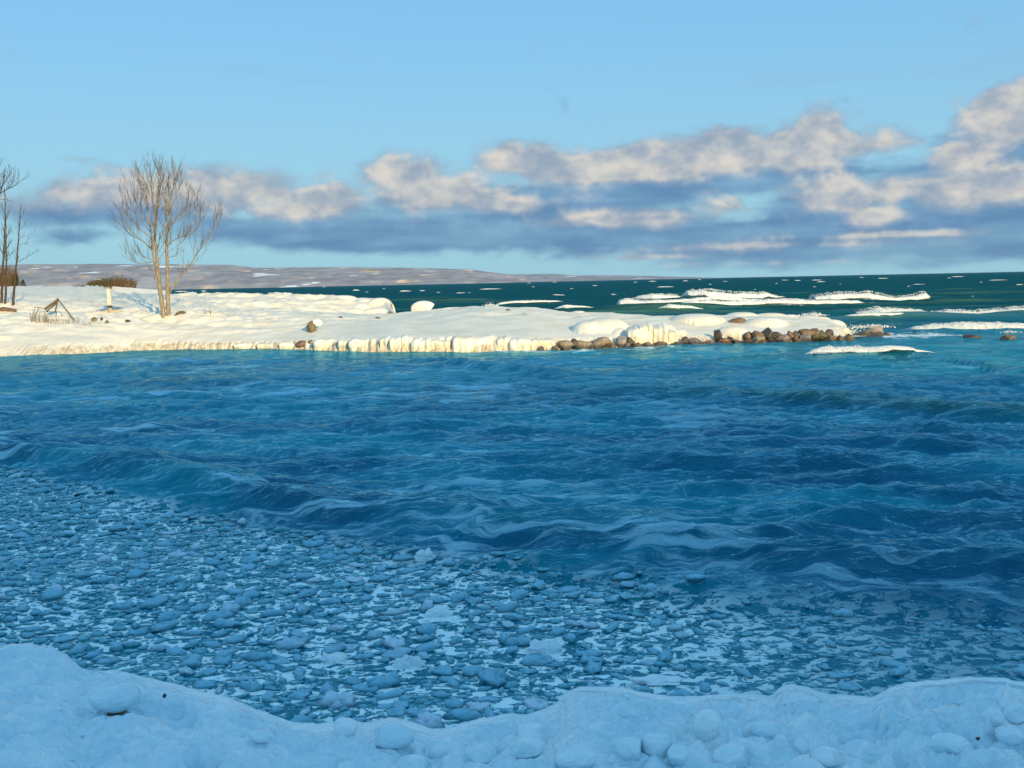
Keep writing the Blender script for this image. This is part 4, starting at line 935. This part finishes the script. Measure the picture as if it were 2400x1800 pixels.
traced_tree('slender_tree', 'slim dark bare tree second from the left border, branching towards the right', p2, p2[1], [([(12, 714), (14, 660), (14.8, 623), (14, 580), (13.7, 539), (14, 505)], 4.6, 1.0, -.3)],
            [([(15, 600), (27, 594), (40, 586)], 1.1, .3, .2), ([(15, 585), (21, 573), (26, 566)], .9, .3, -.3), ([(14, 556), (22, 548), (28, 540)], .9, .3, .2), ([(15, 612), (23, 603), (24, 598)], .8, .3, -.2)], BARK_DARK, BARK_DARK, 13, .9, 3.6, rtip=.008, group='slim trees at the left border')
bt = hit(-60, 715)
traced_tree('bare_tree', 'big bare tree rooted outside the left border, its crown reaching into the picture', bt, bt[1], [([(-60, 718), (-58, 640), (-50, 560), (-40, 500), (-34, 450)], 9, 3, 0)],
            [([(-38, 480), (-12, 462), (0, 452), (20, 442), (40, 432), (56, 418)], 3.2, .5, .4), ([(-12, 462), (2, 440), (16, 420), (26, 398)], 2.2, .4, -.4), ([(-36, 455), (-16, 425), (-4, 400), (2, 378)], 2.6, .4, .4), ([(-40, 500), (-14, 470), (8, 466), (22, 470)], 2.0, .4, -.5), ([(20, 442), (30, 425), (36, 410)], 1.2, .4, .2), ([(0, 452), (8, 430), (10, 405)], 1.6, .4, .3)],
            BARK_DARK, BARK_DARK, 14, 1.1, 4.5, rtip=.010)

# ------------------------------------------------------------------ brush and trees beyond the spit
def brush(name, label, x0, x1, ytop, ybot, y, n, mat, seed, thick=1.2, group=None, part='stems'):
    r = np.random.default_rng(seed); s = y / F; c = at_depth((x0 + x1) / 2, ybot, y); o = empty(name, c); tag(o, label, 'shrub', group)
    tb_ = Tubes(3); xs = np.linspace(x0, x1, 40)
    for i in range(n):
        px = r.uniform(x0, x1); top = interp(px, ytop) + r.normal(3, 3) + 9 * r.random() ** 3 - 5 * r.random() ** 4; yy = y + r.normal(0, 3 * s * 4)
        a = at_depth(px, ybot + 2, yy); b = at_depth(px + r.normal(0, 3.5), top, yy); m_ = (a + b) / 2 + r.normal(0, 1.2 * s, 3)
        k0 = r.uniform(.5, 1) * thick * s; tb_.add(np.array([a, m_, b]) - c, [k0, k0 * .7, k0 * .15])
        for q in range(3):
            f = r.uniform(.35, .9); p_ = a + (b - a) * f; e = p_ + np.array([r.normal(0, 3.2), r.normal(0, 2), abs(r.normal(3.5, 1.5))]) * s
            tb_.add(np.array([p_, e]) - c, [k0 * .5, k0 * .1])
    obj(part, tb_.mesh(part), mat, o)['kind'] = 'stuff'
    return o
brush('brown_thicket', 'brown leafless thicket behind the slim trees at the left border', -40, 42, [(-40, 628), (0, 622), (25, 622), (42, 632)], 680, 150, 260, BRUSH, 1, .9)
brush('olive_thicket', 'low olive-brown thicket on the far snowy point, left part', 205, 262, [(205, 662), (225, 652), (245, 648), (262, 649)], 675, 300, 230, BRUSH_OLIVE, 2, .7)
brush('olive_thicket', 'low brown thicket on the far snowy point, right part', 258, 318, [(258, 649), (280, 647), (305, 648), (318, 656)], 675, 305, 230, BRUSH, 3, .7)
brush('pale_brush', 'faint grey brush left of the olive thicket on the far point', 186, 232, [(186, 668), (200, 660), (215, 658), (232, 658)], 676, 310, 120, TWIG, 4, .5)
# conifer shrub
def conifer(px, ptop, pbot, wpx, y, label, seed):
    r = np.random.default_rng(seed); s = y / F; c = at_depth(px, pbot, y); H = (pbot - ptop) * s; R = wpx * s * .5
    o = empty('conifer', c); tag(o, label, 'tree'); tk = Tubes(6); tk.add(np.array([[0, 0, -.2], [0, 0, H * .96]]), [H * .035, H * .006]); obj('trunk', tk.mesh('trunk'), BARK_DARK, o)
    Vs = []; n = 2600
    for i in range(n):
        f = r.random() ** .8; a = r.uniform(0, 6.283); rad = R * (1 - f) ** .7 * (.45 + .6 * r.random()) * (1 + .2 * math.sin(3 * a + seed)); q = np.array([math.cos(a) * rad, math.sin(a) * rad, .05 * H + f * H * .95])
        d = r.normal(0, 1, (2, 3)); d /= np.linalg.norm(d, axis=1)[:, None]; k = H * .045
        Vs += [q, q + d[0] * k, q + d[1] * k * .6]
    obj('crown', mesh_data('crown', np.array(Vs), np.arange(n * 3).reshape(-1, 3)), FIR, o)['kind'] = 'stuff'
conifer(38, 640, 680, 26, 140, 'dark conifer beside the brown thicket at the left', 1)
conifer(55, 655, 680, 20, 142, 'low dark green shrub at the right end of the brown thicket', 2)
# far snowy point that carries the thicket
fx = np.linspace(60, 395, 160); top = interp(fx, [(60, 684), (150, 680), (190, 676), (230, 672), (262, 671), (300, 674), (340, 677), (395, 681)]) + 1.0 * fbm2(fx * .08, fx * 0, 3, 8)
rowsF = [(300 * .93, None, -1), (300 * .95, 690, 0), (300 * .98, 683, .4), (300, 0, 1), (330, 0, .9), (350, 0, -.5)]
Vf = []
for d_, pz, f in rowsF:
    q = np.array([at_depth(a, b, 300) for a, b in zip(fx, top)]); q2 = q * (d_ / 300); q2[:, 2] = q[:, 2] * f if f >= 0 else -1.0
    Vf.append(q2)
tag(obj('far_snow_point', mesh_data('far_snow_point', np.concatenate(Vf), grid_faces(len(rowsF), 160)), SNOW_CAP), kind='structure')

# ------------------------------------------------------------------ things standing on the spit
def lathe(prof, n=24):
    a = np.arange(n + 1) * 2 * math.pi / n; V = np.array([[r_ * math.cos(t_), r_ * math.sin(t_), z_] for r_, z_ in prof for t_ in a]); return mesh_data('lathe', V, grid_faces(len(prof), n + 1))
def box_between(a, b, w_, h_, bev=.15):
    """a sawn timber from a to b with softened edges"""
    a, b = np.array(a, float), np.array(b, float); T = (b - a) / np.linalg.norm(b - a); S = np.cross(T, [0, 1, 0.01]); S /= np.linalg.norm(S); N = np.cross(S, T)
    e = np.array([(-1, -1 + bev), (-1 + bev, -1), (1 - bev, -1), (1, -1 + bev), (1, 1 - bev), (1 - bev, 1), (-1 + bev, 1), (-1, 1 - bev)]) * [w_ / 2, h_ / 2]
    V = np.concatenate([p + e[:, :1] * S + e[:, 1:] * N for p in (a, (a + b) / 2 + N * .01, b)]); i = np.arange(8); j = (i + 1) % 8
    Fq = np.concatenate([np.stack([i + k, j + k, j + k + 8, i + k + 8], -1) for k in (0, 8)])
    caps = np.array([[7, 6, 5, 4], [7, 4, 3, 0], [0, 3, 2, 1]]); return mesh_data('timber', V, np.concatenate([Fq, caps, caps[:, ::-1] + 16]), smooth=False)
pp = hit(258, 733); y = pp[1]; s = y / F
o = empty('post_table', pp); tag(o, 'pale post rising through a thin flat tabletop on a grey pedestal in the snow', 'post')
b0 = at_depth(258.5, 736, y) - pp; b1 = at_depth(258.5, 715.5, y) - pp; b2 = at_depth(257.5, 713, y) - pp; b3 = at_depth(255, 677, y) - pp
pm = lathe([(5.5 * s, b0[2]), (5.6 * s, b1[2] - .03), (5.0 * s, b1[2])]); obj('pedestal', pm, GREYMETAL, o, (b0[0], 0, 0))
obj('tabletop', lathe([(.01, b1[2] + .0), (31 * s, b1[2] + .005), (32 * s, b1[2] + .025), (31.5 * s, b1[2] + .05), (.01, b1[2] + .055)], 40), PAINT, o, (b1[0], 0, 0))
obj('post', box_between(b2 + [0, 0, -.02], b3, 9 * s, 9 * s, .12), PAINT, o)
fr = hit(120, 742); y = fr[1]; o = empty('timber_frame', fr); tag(o, 'collapsed dark timber frame forming a triangle in the snow', 'frame')
for k, (a, b, w_) in enumerate([((137, 701), (105, 725), 5.0), ((135, 708), (109, 730), 3.2), ((135.5, 703), (129, 732), 2.6), ((136, 702), (176, 753), 2.4), ((108, 731), (131, 731), 1.6), ((112, 721), (134, 705), 2.0)]):
    A_ = at_depth(a[0], a[1], y + .1 * k); B_ = at_depth(b[0], b[1], y + .1 * k - (.5 if k in (3,) else 0)); obj('beam', box_between(A_ - fr, B_ - fr, w_ * y / F, w_ * .8 * y / F), TIMBER, o)
rl = hit(78, 751); y = rl[1]; o = empty('broken_rail', rl); tag(o, 'broken stick rail on two leaning posts left of the timber frame', 'rail')
for nm, a, b, w_ in [('post', (82, 722), (73, 756), 1.1), ('post', (91, 721), (77, 756), 1.7), ('rail', (79, 719.5), (105, 723.5), 1.6)]:
    tb_ = Tubes(6); A_, B_ = at_depth(a[0], a[1], y), at_depth(b[0], b[1], y); tb_.add(smooth_path([A_ - rl, (A_ + B_) / 2 - rl + [0, 0, .02], B_ - rl], 7), np.full(7, w_ * .5 * y / F)); obj(nm, tb_.mesh(nm), TIMBER, o)
lg = hit(421, 738); y = lg[1]; tb_ = Tubes(8); tb_.add(smooth_path([at_depth(408, 743, y) - lg, at_depth(415, 735, y) - lg, at_depth(424, 731.5, y) - lg, at_depth(436, 732, y) - lg], 14), np.array([1, 1.8, 2.4, 2.8, 3.2, 3.3, 3.3, 3.2, 3.2, 3.0, 2.8, 2.6, 2.2, 1.2]) * y / F)
tag(obj('fallen_log', tb_.mesh('fallen_log'), TIMBER, loc=lg), 'short dark curved log in the snow right of the bare tree', 'log')
# dry stalks and twigs
def stalks(name, label, px0, px1, pyb, n, hpx, mat, seed):
    r = np.random.default_rng(seed); c = hit((px0 + px1) / 2, pyb); tb_ = Tubes(3)
    for i in range(n):
        px = r.uniform(px0, px1); q = hit(px, pyb + r.uniform(-4, 4)); h = hpx * r.uniform(.4, 1.1) * q[1] / F
        a = q - [0, 0, .05]; b = q + np.array([r.normal(0, .12) * h, r.normal(0, .2) * h, h]); m_ = (a + b) / 2 + r.normal(0, .05 * h, 3)
        tb_.add(np.array([a, m_, b]) - c, [.012, .010, .004])
    tag(obj(name, tb_.mesh(name), mat, loc=c), label, 'dry grass', 'dry stalks in the snow', 'stuff')
stalks('dry_stalks', 'dry stalks in front of the collapsed timber frame', 70, 115, 755, 60, 28, REED, 1)
stalks('dry_stalks', 'sparse dry stalks under the right strut of the timber frame', 115, 185, 757, 60, 15, REED, 2)
stalks('dry_stalks', 'few stalks left of the stones below the post', 195, 215, 762, 16, 10, REED, 3)
stalks('dry_stalks', 'small bare twig standing in the snow right of the log', 478, 494, 738, 12, 16, TWIG, 4)
stalks('dry_stalks', 'lone twigs on the crest of the spit', 1225, 1236, 737, 6, 9, TWIG, 5)

# ------------------------------------------------------------------ slush ice floating by the shore
r = np.random.default_rng(21)
cand = []
ys = r.uniform(8.9, 24, 80000); us = r.uniform(-.60, .60, 80000); keep = r.random(80000) < (ys / 24); ys, us = ys[keep], us[keep]
xs_ = us * ys; iz = ice_zone(xs_, ys)
dens_ = np.clip(iz, 0, 1) * (.35 + .65 * sstep(us, .40, -.05)) * (.55 + .9 * (.5 + fbm2(xs_ * .5, ys * .5, 2, 88)))
wid_ = np.clip(.088 * np.exp(r.normal(0, .62, len(xs_))), .038, .42) * (.75 + .25 * sstep(us, .45, 0))
sel = (r.random(len(xs_)) < dens_) & (iz > .12)
xs_, ys, wid_ = xs_[sel], ys[sel], wid_[sel]
order = np.argsort(-wid_); px_, py_, pw_ = [], [], []
cell = {}
for i in order:
    x, y, w_ = xs_[i], ys[i], wid_[i]; ok = True; cx_, cy_ = int(x // .6), int(y // .6)
    for a in (-1, 0, 1):
        for b in (-1, 0, 1):
            for (x2, y2, w2) in cell.get((cx_ + a, cy_ + b), ()):
                if (x - x2) ** 2 + (y - y2) ** 2 < ((w_ + w2) * .31) ** 2: ok = False; break
            if not ok: break
        if not ok: break
    if ok: cell.setdefault((cx_, cy_), []).append((x, y, w_)); px_.append(x); py_.append(y); pw_.append(w_)
CX, CY, CW = np.array(px_), np.array(py_), np.array(pw_)
CZ = lake_h(CX, CY, np.full(len(CX), .05))[0]
app = CW / np.hypot(CX, CY); vis = np.abs(CX / CY) < .54
rank = np.argsort(-(app * vis))
def chunk_unit(seed, sub):
    V = ICO[sub][0].copy(); rr = np.random.default_rng(seed)
    V[:, 2] = np.sign(V[:, 2]) * np.abs(V[:, 2]) ** .85
    el = rr.uniform(.55, .95); V = V * [1, el, 1]
    V *= (1 + .58 * fbm3(V * 1.3 + seed * 2.7, 3, seed))[:, None] * (1 + .22 * fbm3(V * 3.1 + seed, 3, seed + 5))[:, None]
    V[:, 2] *= 1 + .8 * fbm3(V * [1.8, 1.8, 0] + seed, 3, seed + 8)
    V[:, :2] /= np.abs(V[:, :2]).max(); V[:, 2] /= V[:, 2].max()
    return V
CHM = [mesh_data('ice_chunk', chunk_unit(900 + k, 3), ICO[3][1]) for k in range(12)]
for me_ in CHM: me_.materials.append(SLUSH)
special = [(1275, 1524, .50, .16, 'largest pale snow-topped ice chunk floating in the slush before the bank'), (997, 1322, .40, .17, 'rounded ice chunk floating alone at the outer edge of the slush'), (960, 1560, .42, .15, 'knobbly double ice chunk floating near the left bank'),
           (1540, 1595, .62, .07, 'long flat ice slab floating beside the right bank'), (1030, 1442, .46, .10, 'smooth domed ice chunk amid bright film in mid slush'), (785, 1548, .40, .11, 'grey ice chunk floating left of the knobbly double chunk')]
for (px, py, w_, h_, lab) in special:
    q = at_z(px, py, 0); sm = CHM[special.index((px, py, w_, h_, lab)) % 12].copy(); sm.materials.clear(); sm.materials.append(SHORE_ICE); o = obj('ice_chunk', sm, loc=(q[0], q[1], lake_z(q[0], q[1]) + .01)); o.scale = (w_ * .42, w_ * .34, h_ * .8)
    tag(o, lab, 'ice chunk', 'slush ice floating by the shore')
SPW = np.array([at_z(a[0], a[1], 0) for a in special])
n_ind = 0
Vs, Fs, Ts, nV = [], [], [], 0
LOW = [chunk_unit(950 + k, 1) for k in range(10)]; MID = [chunk_unit(970 + k, 2) for k in range(10)]
for j in rank:
    if np.min((SPW[:, 0] - CX[j]) ** 2 + (SPW[:, 1] - CY[j]) ** 2) < .085: continue
    a = r.uniform(0, 6.283); w_ = CW[j]; hz = w_ * r.uniform(.12, .30)
    if n_ind < 290 and vis[j]:
        o = obj('ice_chunk', CHM[int(r.integers(12))], loc=(CX[j], CY[j], CZ[j] - .15 * hz)); o.scale = (w_ / 2, w_ * r.uniform(.32, .5), hz); o.rotation_euler = (0, 0, a)
        tag(o, 'wet blue-grey lump of slush ice floating in the bay before the bank', 'ice chunk', 'slush ice floating by the shore'); n_ind += 1
    else:
        T_, Ft = (MID[int(r.integers(10))], ICO[2][1]) if w_ > .17 and vis[j] else (LOW[int(r.integers(10))], ICO[1][1])
        Vr = T_ * [w_ / 2, w_ * r.uniform(.32, .5), hz]; ca, sb = math.cos(a), math.sin(a)
        Vs.append(np.stack([Vr[:, 0] * ca - Vr[:, 1] * sb + CX[j], Vr[:, 0] * sb + Vr[:, 1] * ca + CY[j], Vr[:, 2] + CZ[j] - .15 * hz], -1)); Fs.append(Ft + nV); Ts.append(T_[:, 2]); nV += len(Vr)
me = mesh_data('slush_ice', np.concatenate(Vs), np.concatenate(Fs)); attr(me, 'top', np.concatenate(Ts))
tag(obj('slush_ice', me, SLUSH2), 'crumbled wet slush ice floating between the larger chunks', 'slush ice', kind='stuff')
print('chunks', n_ind, len(Vs), nV)

# ------------------------------------------------------------------ lumps of ice on the near bank
def ice_lump(px, py, wp, hp, label, seed, mat=None, name='ice_lump', cat='ice lump', rough=.09, planes=2, sink=.60, group='ice lumps on the near bank'):
    q = bank_hit(px, py + hp * .35); d = np.linalg.norm(q - np.array([0, 0, CAMH])); s = d / F
    V = stone_mesh(seed, 4, planes, rough=rough) * np.array([wp * s * .5, wp * s * .45, hp * s * .52])
    c = at_depth(px, py, q[1]); o = obj(name, mesh_data(name, V, ICO[4][1]), mat or SHORE_ICE, loc=(c[0], q[1] + .02, q[2] + hp * s * .5 * (1 - sink)))
    tag(o, label, cat, group); return o
for i, a in enumerate([(1540, 1746, 66, 66, 'round white ball of ice sitting up on the bank'), (1478, 1752, 74, 46, 'flattened ice lump left of the round white ice ball'), (1545, 1796, 76, 40, 'ice lump below the round ice ball at the lower picture edge'), (1592, 1772, 52, 40, 'small ice lump right of the round ice ball'),
        (1246, 1722, 84, 50, 'broad rounded ice lump left of the bank\'s middle, upper of two'), (1240, 1756, 78, 42, 'broad rounded ice lump left of the bank\'s middle, lower of two'), (1350, 1776, 96, 48, 'wide low ice hump at the lower edge beneath the middle rise'), (1660, 1694, 66, 70, 'pointed ice peak on the right half of the bank'),
        (1876, 1752, 40, 34, 'smooth egg-shaped ice lump under the small rise of the bank'), (1940, 1776, 70, 34, 'low ice lump with a dark hollow at its right'), (2118, 1772, 40, 62, 'upright ice knob at the lower right'), (2330, 1684, 46, 36, 'rounded ice lump at the upper right of the bank'), (2372, 1720, 60, 40, 'ice lump at the right picture edge, lower of two'), (2385, 1672, 50, 40, 'ice lump at the right picture edge, upper of two'),
        (922, 1722, 92, 50, 'rounded ice hump at the bank\'s edge left of the middle'), (1022, 1756, 68, 42, 'ice lump with a dark crevice at its right side'), (1126, 1764, 74, 36, 'smooth ice lump right of the crevice lump'), (482, 1780, 42, 66, 'upright ice nub at the lower left'), (806, 1704, 60, 40, 'small ice hump at the lowest dip of the bank\'s edge'), (610, 1726, 52, 26, 'low ice bump halfway along the left slope of the bank'), (1720, 1770, 90, 44, 'lumpy ice mound right of centre at the lower edge'), (1800, 1712, 70, 36, 'low ice mound right of the pointed peak'), (2230, 1750, 90, 46, 'broad ice mound in the lower right of the bank'), (965, 1790, 70, 34, 'half-hidden ice lump at the lower edge under the crevice lump')]):
    ice_lump(*a, seed=700 + i * 3)
ice_lump(268, 1646, 104, 58, 'snow cap bulging over a small stone on the left bank', 801, group='snow-capped stone on the left bank', sink=.15)
o = ice_lump(270, 1671, 44, 15, 'small olive stone peeking out under the snow cap on the left bank', 802, ROCK['olive'], 'stone', 'stone', .12, 8, .3, 'snow-capped stone on the left bank')
ice_lump(383, 1638, 9, 10, 'tiny dark curled leaf lying on the left bank', 803, ROCK['dark'], 'leaf', 'leaf', .3, 5, .1, 'specks on the bank')
ice_lump(2296, 1736, 9, 7, 'tiny dark speck of debris at the upper right of the bank', 804, ROCK['dark'], 'debris', 'debris', .3, 5, .1, 'specks on the bank')
ice_lump(1664, 1752, 6, 6, 'tiny dark speck of debris right of the round ice ball', 805, ROCK['dark'], 'debris', 'debris', .3, 5, .1, 'specks on the bank')

# ------------------------------------------------------------------ winter air over the lake
m = bpy.data.materials.new('haze'); m.use_nodes = True; nt = m.node_tree; nt.nodes.clear()
vol = nt.nodes.new('ShaderNodeVolumePrincipled'); vol.inputs['Color'].default_value = (.45, .72, 1.0, 1); vol.inputs['Density'].default_value = 1.3e-5; vol.inputs['Anisotropy'].default_value = 0.0
nt.links.new(vol.outputs[0], nt.nodes.new('ShaderNodeOutputMaterial').inputs['Volume'])
hv = np.array([(x, y, z) for x in (-40000, 40000) for y in (-600, 21500) for z in (-8, 300)], float)
hf = np.array([(0, 1, 3, 2), (4, 6, 7, 5), (0, 4, 5, 1), (2, 3, 7, 6), (0, 2, 6, 4), (1, 5, 7, 3)])
tag(obj('haze', mesh_data('haze', hv, hf, False), m), kind='stuff')
